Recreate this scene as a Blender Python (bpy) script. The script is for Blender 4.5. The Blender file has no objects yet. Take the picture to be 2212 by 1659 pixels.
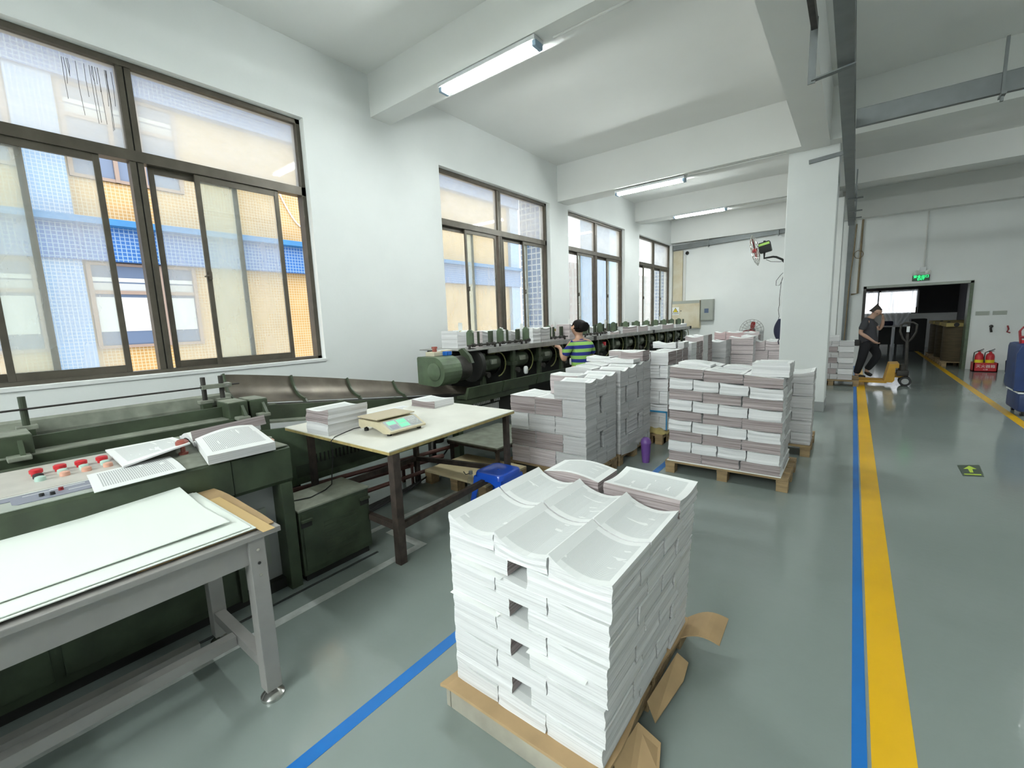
import bpy, bmesh, math, random
from mathutils import Vector, Matrix, Euler
random.seed(7)
S = bpy.context.scene
COL = S.collection
# ---------------------------------------------------------------- camera
IMG_W = 2212.0
F_PX = 947.4
cam_d = bpy.data.cameras.new('camera'); cam = bpy.data.objects.new('camera', cam_d); COL.objects.link(cam)
cam_d.sensor_fit = 'HORIZONTAL'; cam_d.sensor_width = 36.0; cam_d.lens = 36.0 * F_PX / IMG_W
cam_d.clip_start = 0.02; cam_d.clip_end = 400
_y, _p, _r = math.radians(37.848), math.radians(8.170), math.radians(2.098)
_f = Vector((-math.sin(_y) * math.cos(_p), math.cos(_y) * math.cos(_p), -math.sin(_p)))
_rt = Vector((math.cos(_y), math.sin(_y), 0)); _d = _f.cross(_rt)
_r2 = math.cos(_r) * _rt + math.sin(_r) * _d; _d2 = -math.sin(_r) * _rt + math.cos(_r) * _d
M = Matrix((_r2, -_d2, -_f)).transposed().to_4x4(); M.translation = Vector((0, 0, 1.5))
cam.matrix_world = M
S.camera = cam
# ---------------------------------------------------------------- world, exposure
W = bpy.data.worlds.new('sky'); S.world = W; W.use_nodes = True
bg = W.node_tree.nodes['Background']; bg.inputs[0].default_value = (0.93, 0.965, 1.0, 1); bg.inputs[1].default_value = 2.1
S.view_settings.view_transform = 'Standard'; S.view_settings.look = 'None'
S.view_settings.gamma = 1.0; S.view_settings.use_curve_mapping = False; S.view_settings.exposure = 0.92
TUBE = 95.0          # emission of the fluorescent tubes
# ---------------------------------------------------------------- materials
def nt_of(name):
    m = bpy.data.materials.new(name); m.use_nodes = True
    nt = m.node_tree; return m, nt, nt.nodes['Principled BSDF']
def mat(name, c, rough=.5, metal=0.0, var=0.0, vs=6.0, bump=0.0, bs=60.0, coat=0.0, spec=.5, emit=None, es=1.0, scale=None, c2=None):
    """plain procedural surface: colour with noise wear and a little bump"""
    m, nt, b = nt_of(name); N = nt.nodes.new; L = nt.links.new
    b.inputs['Base Color'].default_value = (*c, 1); b.inputs['Roughness'].default_value = rough
    b.inputs['Metallic'].default_value = metal; b.inputs['Specular IOR Level'].default_value = spec
    b.inputs['Coat Weight'].default_value = coat
    if emit: b.inputs['Emission Color'].default_value = (*emit, 1); b.inputs['Emission Strength'].default_value = es
    tc = N('ShaderNodeTexCoord')
    mp = N('ShaderNodeMapping'); L(tc.outputs['Object'], mp.inputs[0])
    if scale: mp.inputs['Scale'].default_value = scale
    if var > 0:
        nz = N('ShaderNodeTexNoise'); nz.inputs['Scale'].default_value = vs; nz.inputs['Detail'].default_value = 6
        L(mp.outputs[0], nz.inputs['Vector'])
        rp = N('ShaderNodeValToRGB'); rp.color_ramp.elements[0].position = .35; rp.color_ramp.elements[1].position = .68
        d = c2 or tuple(max(0, x * (1 - var)) for x in c)
        rp.color_ramp.elements[0].color = (*d, 1); rp.color_ramp.elements[1].color = (*c, 1)
        L(nz.outputs['Fac'], rp.inputs[0]); L(rp.outputs[0], b.inputs['Base Color'])
    if bump > 0:
        n2 = N('ShaderNodeTexNoise'); n2.inputs['Scale'].default_value = bs; n2.inputs['Detail'].default_value = 3
        L(mp.outputs[0], n2.inputs['Vector'])
        bp = N('ShaderNodeBump'); bp.inputs['Strength'].default_value = bump; bp.inputs['Distance'].default_value = .01
        L(n2.outputs['Fac'], bp.inputs['Height']); L(bp.outputs[0], b.inputs['Normal'])
    return m
def tile_mat(name, c, grout, size=.06, rough=.35, stain=None):
    """small square mosaic tiles laid in the object's y-z and x-z planes"""
    m, nt, b = nt_of(name); N = nt.nodes.new; L = nt.links.new
    b.inputs['Roughness'].default_value = rough
    tc = N('ShaderNodeTexCoord'); sp = N('ShaderNodeSeparateXYZ'); L(tc.outputs['Object'], sp.inputs[0])
    def frac(src):
        a = N('ShaderNodeMath'); a.operation = 'DIVIDE'; L(src, a.inputs[0]); a.inputs[1].default_value = size
        f = N('ShaderNodeMath'); f.operation = 'FRACT'; L(a.outputs[0], f.inputs[0])
        g = N('ShaderNodeMath'); g.operation = 'GREATER_THAN'; L(f.outputs[0], g.inputs[0]); g.inputs[1].default_value = .2
        return g.outputs[0]
    xy = N('ShaderNodeMath'); xy.operation = 'ADD'; L(sp.outputs[0], xy.inputs[0]); L(sp.outputs[1], xy.inputs[1])
    mu = N('ShaderNodeMath'); mu.operation = 'MULTIPLY'; L(frac(xy.outputs[0]), mu.inputs[0]); L(frac(sp.outputs[2]), mu.inputs[1])
    nz = N('ShaderNodeTexNoise'); nz.inputs['Scale'].default_value = 1.3; nz.inputs['Detail'].default_value = 5; L(tc.outputs['Object'], nz.inputs['Vector'])
    rp = N('ShaderNodeValToRGB'); rp.color_ramp.elements[0].position = .3; rp.color_ramp.elements[1].position = .6
    rp.color_ramp.elements[0].color = (*(stain or tuple(x * .85 for x in c)), 1); rp.color_ramp.elements[1].color = (*c, 1)
    L(nz.outputs['Fac'], rp.inputs[0])
    mx = N('ShaderNodeMix'); mx.data_type = 'RGBA'; L(mu.outputs[0], mx.inputs['Factor']); mx.inputs['A'].default_value = (*grout, 1); L(rp.outputs[0], mx.inputs['B'])
    L(mx.outputs['Result'], b.inputs['Base Color'])
    return m
def glass_mat(name, haze=.22, tint=(.93, .97, .95)):
    """dusty window pane: clear glass with a film of dust"""
    m = bpy.data.materials.new(name); m.use_nodes = True; nt = m.node_tree; nt.nodes.clear(); N = nt.nodes.new; L = nt.links.new
    out = N('ShaderNodeOutputMaterial'); tr = N('ShaderNodeBsdfTransparent'); tr.inputs[0].default_value = (*tint, 1)
    tl = N('ShaderNodeBsdfTranslucent'); tl.inputs[0].default_value = (.9, .93, .95, 1)
    gl = N('ShaderNodeBsdfGlossy'); gl.inputs['Roughness'].default_value = .02
    nz = N('ShaderNodeTexNoise'); nz.inputs['Scale'].default_value = 2.2; nz.inputs['Detail'].default_value = 5
    mr = N('ShaderNodeMapRange'); mr.inputs['From Min'].default_value = .3; mr.inputs['From Max'].default_value = .7
    mr.inputs['To Min'].default_value = haze * .8; mr.inputs['To Max'].default_value = haze * 1.2
    L(nz.outputs['Fac'], mr.inputs['Value'])
    m1 = N('ShaderNodeMixShader'); L(mr.outputs[0], m1.inputs[0]); L(tr.outputs[0], m1.inputs[1]); L(tl.outputs[0], m1.inputs[2])
    lw = N('ShaderNodeLayerWeight'); pw = N('ShaderNodeMath'); pw.operation = 'POWER'; L(lw.outputs['Facing'], pw.inputs[0]); pw.inputs[1].default_value = 5.0
    fr = N('ShaderNodeMapRange'); L(pw.outputs[0], fr.inputs['Value']); fr.inputs['To Min'].default_value = .025; fr.inputs['To Max'].default_value = .45
    m2 = N('ShaderNodeMixShader'); L(fr.outputs[0], m2.inputs[0]); L(m1.outputs[0], m2.inputs[1]); L(gl.outputs[0], m2.inputs[2])
    L(m2.outputs[0], out.inputs[0]); return m
def edge_mat(name, c, c2, freq=190.0):
    """cut edges of stacked sheets: thin level streaks, different on every bundle"""
    m, nt, b = nt_of(name); N = nt.nodes.new; L = nt.links.new
    b.inputs['Roughness'].default_value = .9; b.inputs['Specular IOR Level'].default_value = .15
    tc = N('ShaderNodeTexCoord'); oi = N('ShaderNodeObjectInfo')
    mp = N('ShaderNodeMapping'); mp.inputs['Scale'].default_value = (1.6, 1.6, freq); L(tc.outputs['Object'], mp.inputs[0])
    cb = N('ShaderNodeCombineXYZ'); ml = N('ShaderNodeMath'); ml.operation = 'MULTIPLY'; ml.inputs[1].default_value = 50; L(oi.outputs['Random'], ml.inputs[0])
    for i in range(3): L(ml.outputs[0], cb.inputs[i])
    L(cb.outputs[0], mp.inputs['Location'])
    nz = N('ShaderNodeTexNoise'); nz.inputs['Scale'].default_value = 1.0; nz.inputs['Detail'].default_value = 4; L(mp.outputs[0], nz.inputs['Vector'])
    rp = N('ShaderNodeValToRGB'); rp.color_ramp.elements[0].position = .36; rp.color_ramp.elements[1].position = .56
    rp.color_ramp.elements[0].color = (*c2, 1); rp.color_ramp.elements[1].color = (*c, 1); L(nz.outputs['Fac'], rp.inputs[0])
    L(rp.outputs[0], b.inputs['Base Color'])
    bp = N('ShaderNodeBump'); bp.inputs['Strength'].default_value = .25; bp.inputs['Distance'].default_value = .004
    L(nz.outputs['Fac'], bp.inputs['Height']); L(bp.outputs[0], b.inputs['Normal'])
    return m
def page_mat(name, c=(.86, .87, .865), ink=(.57, .59, .59), lines=62.0):
    """printed page: margins, grey text lines in blocks (UV of the page)"""
    m, nt, b = nt_of(name); N = nt.nodes.new; L = nt.links.new
    b.inputs['Roughness'].default_value = .75; b.inputs['Specular IOR Level'].default_value = .25
    uv = N('ShaderNodeUVMap'); sp = N('ShaderNodeSeparateXYZ'); L(uv.outputs[0], sp.inputs[0])
    def op(o, a, bb):
        n = N('ShaderNodeMath'); n.operation = o
        for i, v in enumerate((a, bb)):
            if v is None: continue
            if isinstance(v, (int, float)): n.inputs[i].default_value = v
            else: L(v, n.inputs[i])
        return n.outputs[0]
    u, v = sp.outputs[0], sp.outputs[1]
    inside = op('MULTIPLY', op('MULTIPLY', op('GREATER_THAN', u, .13), op('LESS_THAN', u, .90)), op('MULTIPLY', op('GREATER_THAN', v, .10), op('LESS_THAN', v, .91)))
    line = op('LESS_THAN', op('FRACT', op('MULTIPLY', v, lines), None), .6)
    oi = N('ShaderNodeObjectInfo')
    cb = N('ShaderNodeCombineXYZ'); L(op('MULTIPLY', u, 2.0), cb.inputs[0]); L(op('MULTIPLY', v, 9.0), cb.inputs[1]); L(op('MULTIPLY', oi.outputs['Random'], 40.0), cb.inputs[2])
    nz = N('ShaderNodeTexNoise'); nz.inputs['Scale'].default_value = 1.0; nz.inputs['Detail'].default_value = 2; L(cb.outputs[0], nz.inputs['Vector'])
    para = op('LESS_THAN', nz.outputs['Fac'], .66)
    mask = op('MULTIPLY', op('MULTIPLY', inside, line), para)
    mx = N('ShaderNodeMix'); mx.data_type = 'RGBA'; L(mask, mx.inputs['Factor']); mx.inputs['A'].default_value = (*c, 1); mx.inputs['B'].default_value = (*ink, 1)
    L(mx.outputs['Result'], b.inputs['Base Color']); return m
def stripe_mat(name, a, b_, period, offset=0.0):
    m, nt, b = nt_of(name); N = nt.nodes.new; L = nt.links.new
    b.inputs['Roughness'].default_value = .9
    tc = N('ShaderNodeTexCoord'); sp = N('ShaderNodeSeparateXYZ'); L(tc.outputs['Object'], sp.inputs[0])
    ad = N('ShaderNodeMath'); ad.operation = 'ADD'; L(sp.outputs[2], ad.inputs[0]); ad.inputs[1].default_value = offset
    dv = N('ShaderNodeMath'); dv.operation = 'DIVIDE'; L(ad.outputs[0], dv.inputs[0]); dv.inputs[1].default_value = period
    fr = N('ShaderNodeMath'); fr.operation = 'FRACT'; L(dv.outputs[0], fr.inputs[0])
    gt = N('ShaderNodeMath'); gt.operation = 'GREATER_THAN'; L(fr.outputs[0], gt.inputs[0]); gt.inputs[1].default_value = .5
    mx = N('ShaderNodeMix'); mx.data_type = 'RGBA'; L(gt.outputs[0], mx.inputs['Factor']); mx.inputs['A'].default_value = (*a, 1); mx.inputs['B'].default_value = (*b_, 1)
    L(mx.outputs['Result'], b.inputs['Base Color']); return m
def floor_mat():
    m, nt, b = nt_of('epoxy_floor'); N = nt.nodes.new; L = nt.links.new
    tc = N('ShaderNodeTexCoord')
    nz = N('ShaderNodeTexNoise'); nz.inputs['Scale'].default_value = .9; nz.inputs['Detail'].default_value = 8; L(tc.outputs['Object'], nz.inputs['Vector'])
    rp = N('ShaderNodeValToRGB'); rp.color_ramp.elements[0].position = .3; rp.color_ramp.elements[1].position = .7
    rp.color_ramp.elements[0].color = (.235, .275, .26, 1); rp.color_ramp.elements[1].color = (.27, .31, .295, 1)
    L(nz.outputs['Fac'], rp.inputs[0]); L(rp.outputs[0], b.inputs['Base Color'])
    b.inputs['Roughness'].default_value = .11; b.inputs['Specular IOR Level'].default_value = .5
    n2 = N('ShaderNodeTexNoise'); n2.inputs['Scale'].default_value = 26; n2.inputs['Detail'].default_value = 2; L(tc.outputs['Object'], n2.inputs['Vector'])
    bp = N('ShaderNodeBump'); bp.inputs['Strength'].default_value = .10; bp.inputs['Distance'].default_value = .008
    L(n2.outputs['Fac'], bp.inputs['Height']); L(bp.outputs[0], b.inputs['Normal']); return m
MT = {}
def add(k, m): MT[k] = m
add('wall', mat('white_plaster', (.84, .86, .855), .9, var=.05, vs=1.2, bump=.08, bs=30))
add('ceil', mat('ceiling_paint', (.85, .855, .84), .92, var=.04, vs=1.0))
add('floor', floor_mat())
add('sill', mat('sill_plaster', (.82, .83, .83), .85, var=.1, vs=5))
add('alu', mat('bronze_aluminium', (.115, .10, .078), .45, .35, var=.25, vs=9))
add('glass', glass_mat('dusty_glass', .24))
add('haze', glass_mat('dustier_fixed_glass', .46))
add('clear', glass_mat('clear_plastic', .14, (.95, .97, .98)))
add('ytile', tile_mat('yellow_mosaic', (.44, .27, .095), (.47, .39, .25), .066, stain=(.36, .20, .055)))
add('btile', tile_mat('blue_mosaic', (.012, .105, .34), (.20, .30, .42), .075))
add('bpaint', mat('blue_paint', (.03, .17, .38), .6, var=.15, vs=4))
add('ftile', tile_mat('large_blue_mosaic', (.03, .15, .40), (.50, .58, .68), .11))
add('lbtile', tile_mat('pale_blue_mosaic', (.15, .29, .52), (.36, .43, .52), .066))
add('tower', tile_mat('pink_facade', (.24, .19, .185), (.27, .26, .255), 1.6))
add('dkglass', mat('dark_glazing', (.10, .14, .22), .15, spec=.6))
add('curtain', mat('white_curtain', (.5, .52, .52), .9))
add('sheer', glass_mat('sheer_curtain', .8, (.95, .95, .96)))
add('tanframe', mat('tan_frame', (.26, .19, .15), .5))
add('greyp', mat('grey_panel', (.38, .39, .39), .6))
add('yellow', mat('yellow_floor_paint', (.86, .49, .006), .32, var=.08, vs=3))
add('blue', mat('blue_floor_paint', (.01, .17, .55), .32, var=.1, vs=3))
add('whitel', mat('white_floor_paint', (.62, .65, .63), .35, var=.3, vs=12))
add('green', mat('green_machine_paint', (.058, .082, .046), .42, var=.35, vs=7, bump=.05, bs=40, c2=(.036, .048, .028)))
add('lgreen', mat('light_green_paint', (.105, .15, .088), .42, var=.35, vs=8, bump=.05, bs=40))
add('dusty', mat('dusty_green_metal', (.27, .29, .235), .6, var=.35, vs=10))
add('steel', mat('worn_steel', (.42, .42, .40), .42, .6, var=.3, vs=9))
add('dsteel', mat('dark_steel', (.06, .055, .05), .5, .4, var=.4, vs=14))
add('rust', mat('rusty_angle_iron', (.075, .055, .045), .65, .2, var=.45, vs=18))
add('pipe', mat('red_oxide_pipe', (.13, .055, .045), .55, .1, var=.3, vs=14))
add('black', mat('black_rubber', (.012, .012, .012), .6))
add('blackm', mat('black_recess', (.02, .02, .018), .8))
add('cream', mat('cream_panel', (.60, .57, .52), .45, var=.15, vs=7))
add('panelg', mat('grey_green_panel', (.42, .45, .40), .45, var=.12, vs=7))
add('plate', mat('purple_grey_plate', (.25, .26, .32), .4))
add('red', mat('red_plastic', (.55, .02, .03), .35))
add('darkred', mat('dark_red_paint', (.30, .015, .02), .4, var=.2, vs=8))
add('rbrown', mat('red_brown_plastic', (.28, .07, .05), .4))
add('mint', mat('mint_plastic', (.45, .62, .55), .4))
add('salmon', mat('salmon_plastic', (.66, .36, .27), .4))
add('paper', mat('white_paper', (.85, .86, .84), .8, spec=.2))
add('paperg', mat('greenish_white_paper', (.83, .87, .82), .8, spec=.2))
add('page', page_mat('printed_page'))
add('pagedark', page_mat('dense_printed_page', ink=(.48, .49, .50), lines=40))
add('edge', edge_mat('sheet_edges_white', (.74, .735, .745), (.63, .625, .635)))
add('edgeg', edge_mat('sheet_edges_grey', (.56, .55, .555), (.44, .43, .437)))
add('pink', edge_mat('sheet_edges_pink', (.40, .345, .345), (.215, .175, .178), 150))
add('lpink', edge_mat('sheet_edges_pale_pink', (.60, .535, .54), (.44, .375, .38), 150))
add('rose', edge_mat('sheet_edges_rose', (.60, .46, .46), (.45, .32, .32), 150))
add('card', mat('brown_cardboard', (.46, .31, .16), .8, var=.18, vs=7))
add('wood', mat('pallet_timber', (.36, .25, .13), .8, var=.4, vs=5, scale=(1, 6, 6), bump=.15, bs=20))
add('lwood', mat('plywood_sheet', (.55, .46, .28), .75, var=.2, vs=4))
add('gtable', mat('grey_aluminium_profile', (.40, .385, .37), .45, .25, var=.12, vs=8))
add('btable', mat('chipboard_edge', (.52, .40, .16), .75, var=.3, vs=22))
add('wtop', mat('white_table_laminate', (.84, .83, .76), .45, var=.07, vs=5))
add('chrome', mat('chrome', (.6, .6, .58), .2, .9))
add('beige', mat('beige_plastic', (.62, .55, .38), .5, var=.12, vs=14))
add('tan', mat('tan_plastic', (.55, .47, .33), .55))
add('lcd', mat('green_display', (.10, .55, .25), .3, emit=(.1, .75, .32), es=.35))
add('keypad', mat('grey_keypad', (.38, .41, .42), .5))
add('stool', mat('blue_stool_plastic', (.01, .075, .50), .28, coat=.25))
add('purple', mat('purple_plastic', (.14, .06, .26), .3))
add('tray', mat('galvanised_tray', (.21, .225, .23), .5, .4, var=.15, vs=6))
add('conduit', mat('white_conduit', (.66, .66, .64), .6))
add('bconduit', mat('brown_pipe', (.28, .21, .12), .6, var=.3, vs=10))
add('tube', mat('lit_tube', (1, 1, 1), .5, emit=(.93, 1.0, .97), es=TUBE))
add('fixture', mat('white_enamel', (.72, .74, .76), .4))
add('cap', mat('blue_grey_socket', (.30, .42, .55), .5))
add('box', mat('grey_enamel_box', (.37, .39, .35), .45, var=.1, vs=5))
add('oldbox', mat('yellowed_enamel', (.55, .47, .31), .5, var=.3, vs=3, c2=(.66, .62, .50)))
add('signy', mat('warning_yellow', (.85, .68, .02), .5))
add('ink', mat('black_ink', (.03, .03, .03), .7))
add('exitbg', mat('exit_sign_plate', (.01, .05, .02), .4))
add('exit', mat('lit_green_letters', (.0, .6, .12), .5, emit=(.02, 1, .22), es=1.6))
add('fgreen', mat('dark_green_floor_plate', (.05, .075, .05), .5))
add('fyel', mat('lime_arrow', (.50, .68, .06), .5))
add('cart', mat('blue_vinyl', (.012, .04, .16), .5, var=.3, vs=5))
add('truck', mat('yellow_truck_paint', (.55, .29, .015), .45, var=.25, vs=6))
add('skin', mat('skin', (.50, .29, .20), .55))
add('skinl', mat('lighter_skin', (.56, .35, .26), .55))  # slightly paler skin tone, for the man
add('hair', mat('black_hair', (.008, .007, .007), .75, bump=.2, bs=90, spec=.2))
add('hairg', mat('short_brown_hair', (.05, .04, .035), .8, bump=.4, bs=90))
add('polo', stripe_mat('striped_polo_knit', (.02, .03, .24), (.30, .56, .13), .092, .006))
add('shirtg', mat('dark_grey_polo', (.055, .055, .065), .9))
add('trouser', mat('black_trousers', (.012, .012, .016), .9))
add('navy', mat('navy_fabric', (.02, .022, .05), .9))
add('shoe', mat('dark_shoe', (.02, .018, .018), .6))
add('hose', mat('yellow_green_hose', (.12, .12, .04), .45))
add('yrag', mat('yellow_cloth', (.50, .40, .16), .9, var=.25, vs=8))
add('wrap', mat('blue_wrap', (.03, .28, .55), .4))
add('roll', mat('kraft_roll', (.10, .075, .04), .8, var=.3, vs=3, scale=(1, 1, 8)))
add('ywood', mat('yellow_plywood', (.42, .33, .12), .8))
add('blueb', mat('bright_blue_tape', (.01, .14, .55), .4))
add('tape', mat('brown_tape', (.58, .40, .18), .4))
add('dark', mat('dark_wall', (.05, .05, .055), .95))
add('board', mat('weathered_board', (.40, .375, .31), .85, var=.3, vs=6))
add('lime', mat('lime_label', (.45, .75, .12), .4))
# ---------------------------------------------------------------- mesh builder
def origin_of(o):
    v = Vector((0, 0, 0))
    while o is not None:
        v += o.location; o = o.parent
    return v
class MB:
    def __init__(s): s.bm = bmesh.new(); s.mats = []; s.uv = None
    def mi(s, k):
        if k not in s.mats: s.mats.append(k)
        return s.mats.index(k)
    def _new(s, geomfaces, k):
        i = s.mi(k)
        for f in geomfaces: f.material_index = i
    def box(s, x0, x1, y0, y1, z0, z1, k, bev=0.0, rot=None, piv=None):
        bm = s.bm
        vs = [bm.verts.new((x, y, z)) for x in (x0, x1) for y in (y0, y1) for z in (z0, z1)]
        idx = ((0, 1, 3, 2), (4, 6, 7, 5), (0, 4, 5, 1), (2, 3, 7, 6), (0, 2, 6, 4), (1, 5, 7, 3))
        fs = [bm.faces.new([vs[i] for i in q]) for q in idx]
        s._new(fs, k)
        if bev > 0:
            es = list({e for f in fs for e in f.edges})
            r = bmesh.ops.bevel(bm, geom=es, offset=bev, segments=2, profile=.6, affect='EDGES')
            s._new(r['faces'], k); vs = list({v for f in r['faces'] for v in f.verts} | {v for v in vs if v.is_valid})
        if rot is not None:
            c = Vector(piv) if piv is not None else Vector(((x0 + x1) / 2, (y0 + y1) / 2, (z0 + z1) / 2))
            R = Euler(rot).to_matrix()
            for v in vs:
                if v.is_valid: v.co = c + R @ (v.co - c)
        return s
    def bar(s, p, q, w, h, k, up=(0, 0, 1)):
        """rectangular bar from p to q, w wide and h high"""
        p, q = Vector(p), Vector(q); d = (q - p); L = d.length; d.normalize()
        u = Vector(up)
        if abs(d.dot(u)) > .95: u = Vector((1, 0, 0))
        sx = d.cross(u).normalized(); sz = sx.cross(d).normalized(); bm = s.bm; vs = []
        for t in (p, q):
            for a, b in ((-1, -1), (1, -1), (1, 1), (-1, 1)): vs.append(bm.verts.new(t + sx * (a * w / 2) + sz * (b * h / 2)))
        qd = ((3, 2, 1, 0), (4, 5, 6, 7), (0, 1, 5, 4), (1, 2, 6, 5), (2, 3, 7, 6), (3, 0, 4, 7))
        s._new([bm.faces.new([vs[i] for i in f]) for f in qd], k); return s
    def tube(s, pts, r, k, n=10, cap=True, closed=False):
        pts = [Vector(p) for p in pts]; bm = s.bm; rings = []; fs = []
        rr = r if isinstance(r, (list, tuple)) else [r] * len(pts)
        up = None
        for i, p in enumerate(pts):
            a = pts[i - 1] if (i > 0 or closed) else p; b = pts[(i + 1) % len(pts)] if (i < len(pts) - 1 or closed) else p
            d = (b - a).normalized()
            if up is None: up = Vector((0, 0, 1)) if abs(d.z) < .9 else Vector((1, 0, 0))
            sx = d.cross(up).normalized(); up2 = sx.cross(d).normalized(); up = up2
            rings.append([bm.verts.new(p + (sx * math.cos(t) + up2 * math.sin(t)) * rr[i]) for t in [2 * math.pi * j / n for j in range(n)]])
        m = len(rings)
        for i in range(m if closed else m - 1):
            A, B = rings[i], rings[(i + 1) % m]
            for j in range(n): fs.append(bm.faces.new((A[j], A[(j + 1) % n], B[(j + 1) % n], B[j])))
        if cap and not closed: fs.append(bm.faces.new(rings[0][::-1])); fs.append(bm.faces.new(rings[-1]))
        s._new(fs, k); return s
    def lathe(s, prof, c, k, n=20, axis='z'):
        """prof: (radius, height) pairs turned about an axis through c"""
        bm = s.bm; rings = []; fs = []; c = Vector(c)
        def P(r, h, t):
            a, b = r * math.cos(t), r * math.sin(t)
            return c + (Vector((a, b, h)) if axis == 'z' else Vector((h, a, b)) if axis == 'x' else Vector((a, h, b)))
        for r, h in prof: rings.append([bm.verts.new(P(r, h, 2 * math.pi * j / n)) for j in range(n)])
        for i in range(len(rings) - 1):
            for j in range(n): fs.append(bm.faces.new((rings[i][j], rings[i][(j + 1) % n], rings[i + 1][(j + 1) % n], rings[i + 1][j])))
        fs.append(bm.faces.new(rings[0])); fs.append(bm.faces.new(rings[-1])); s._new(fs, k); return s
    def prism(s, poly, a0, a1, k, axis='y'):
        """poly in the two other axes, pushed along axis from a0 to a1"""
        bm = s.bm
        def P(u, v, a): return (u, a, v) if axis == 'y' else (a, u, v) if axis == 'x' else (u, v, a)
        A = [bm.verts.new(P(u, v, a0)) for u, v in poly]; B = [bm.verts.new(P(u, v, a1)) for u, v in poly]; n = len(poly)
        fs = [bm.faces.new((A[i], A[(i + 1) % n], B[(i + 1) % n], B[i])) for i in range(n)] + [bm.faces.new(A[::-1]), bm.faces.new(B)]
        s._new(fs, k); return s
    def grid(s, fn, nu, nv, k, thick=0.0, uv=True, ke=None):
        """sheet fn(u,v)->point; optional thickness downwards"""
        bm = s.bm; V = [[bm.verts.new(fn(i / nu, j / nv)) for j in range(nv + 1)] for i in range(nu + 1)]; fs = []
        lay = bm.loops.layers.uv.verify()
        for i in range(nu):
            for j in range(nv):
                f = bm.faces.new((V[i][j], V[i + 1][j], V[i + 1][j + 1], V[i][j + 1])); fs.append(f)
                for l, (a, b) in zip(f.loops, ((i, j), (i + 1, j), (i + 1, j + 1), (i, j + 1))): l[lay].uv = (a / nu, b / nv)
        s._new(fs, k)
        if thick > 0:
            Wv = [[bm.verts.new(Vector(V[i][j].co) - Vector((0, 0, thick))) for j in range(nv + 1)] for i in range(nu + 1)]; g = []
            for i in range(nu):
                for j in range(nv): g.append(bm.faces.new((Wv[i][j + 1], Wv[i + 1][j + 1], Wv[i + 1][j], Wv[i][j])))
            for i in range(nu):
                g.append(bm.faces.new((V[i][0], Wv[i][0], Wv[i + 1][0], V[i + 1][0]))); g.append(bm.faces.new((V[i + 1][nv], Wv[i + 1][nv], Wv[i][nv], V[i][nv])))
            for j in range(nv):
                g.append(bm.faces.new((V[0][j + 1], Wv[0][j + 1], Wv[0][j], V[0][j]))); g.append(bm.faces.new((V[nu][j], Wv[nu][j], Wv[nu][j + 1], V[nu][j + 1])))
            s._new(g, ke or k)
        return s
    def build(s, name, parent=None, smooth=False, local=False, loc=None):
        bm = s.bm; bmesh.ops.recalc_face_normals(bm, faces=bm.faces[:])
        me = bpy.data.meshes.new(name)
        off = Vector((0, 0, 0))
        if not local:
            if parent is not None: off = origin_of(parent)
            elif loc is None:
                cs = [v.co for v in bm.verts]
                off = Vector(((min(c.x for c in cs) + max(c.x for c in cs)) / 2, (min(c.y for c in cs) + max(c.y for c in cs)) / 2, min(c.z for c in cs)))
            else: off = Vector(loc)
            for v in bm.verts: v.co -= off
        bm.to_mesh(me); bm.free()
        for k in s.mats: me.materials.append(MT[k])
        if smooth:
            for p in me.polygons: p.use_smooth = True
            try: me.set_sharp_from_angle(angle=math.radians(40))
            except Exception: pass
        o = bpy.data.objects.new(name, me); COL.objects.link(o)
        if parent is not None: o.parent = parent
        elif not local: o.location = off
        return o
def tag(o, label, cat, group=None, kind=None):
    o['label'] = label; o['category'] = cat
    if group: o['group'] = group
    if kind: o['kind'] = kind
    return o
def thing(name, loc, label, cat, group=None):
    o = bpy.data.objects.new(name, None); COL.objects.link(o); o.location = loc; o.empty_display_size = .1
    return tag(o, label, cat, group)
def struct(o, label=None, cat=None):
    o['kind'] = 'structure'
    if label: o['label'] = label
    if cat: o['category'] = cat
    return o
def text_part(name, body, size, loc, rot, k, parent=None, ext=.0008):
    cu = bpy.data.curves.new(name, 'FONT'); cu.body = body; cu.size = size; cu.align_x = 'CENTER'; cu.align_y = 'CENTER'; cu.extrude = ext
    t = bpy.data.objects.new(name + '_t', cu); COL.objects.link(t)
    bpy.context.view_layer.update()
    me = bpy.data.meshes.new_from_object(t.evaluated_get(bpy.context.evaluated_depsgraph_get()))
    bpy.data.objects.remove(t); bpy.data.curves.remove(cu)
    me.materials.clear(); me.materials.append(MT[k])
    o = bpy.data.objects.new(name, me); COL.objects.link(o)
    o.rotation_euler = rot
    o.location = Vector(loc) - (origin_of(parent) if parent else Vector())
    if parent: o.parent = parent
    return o
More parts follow.
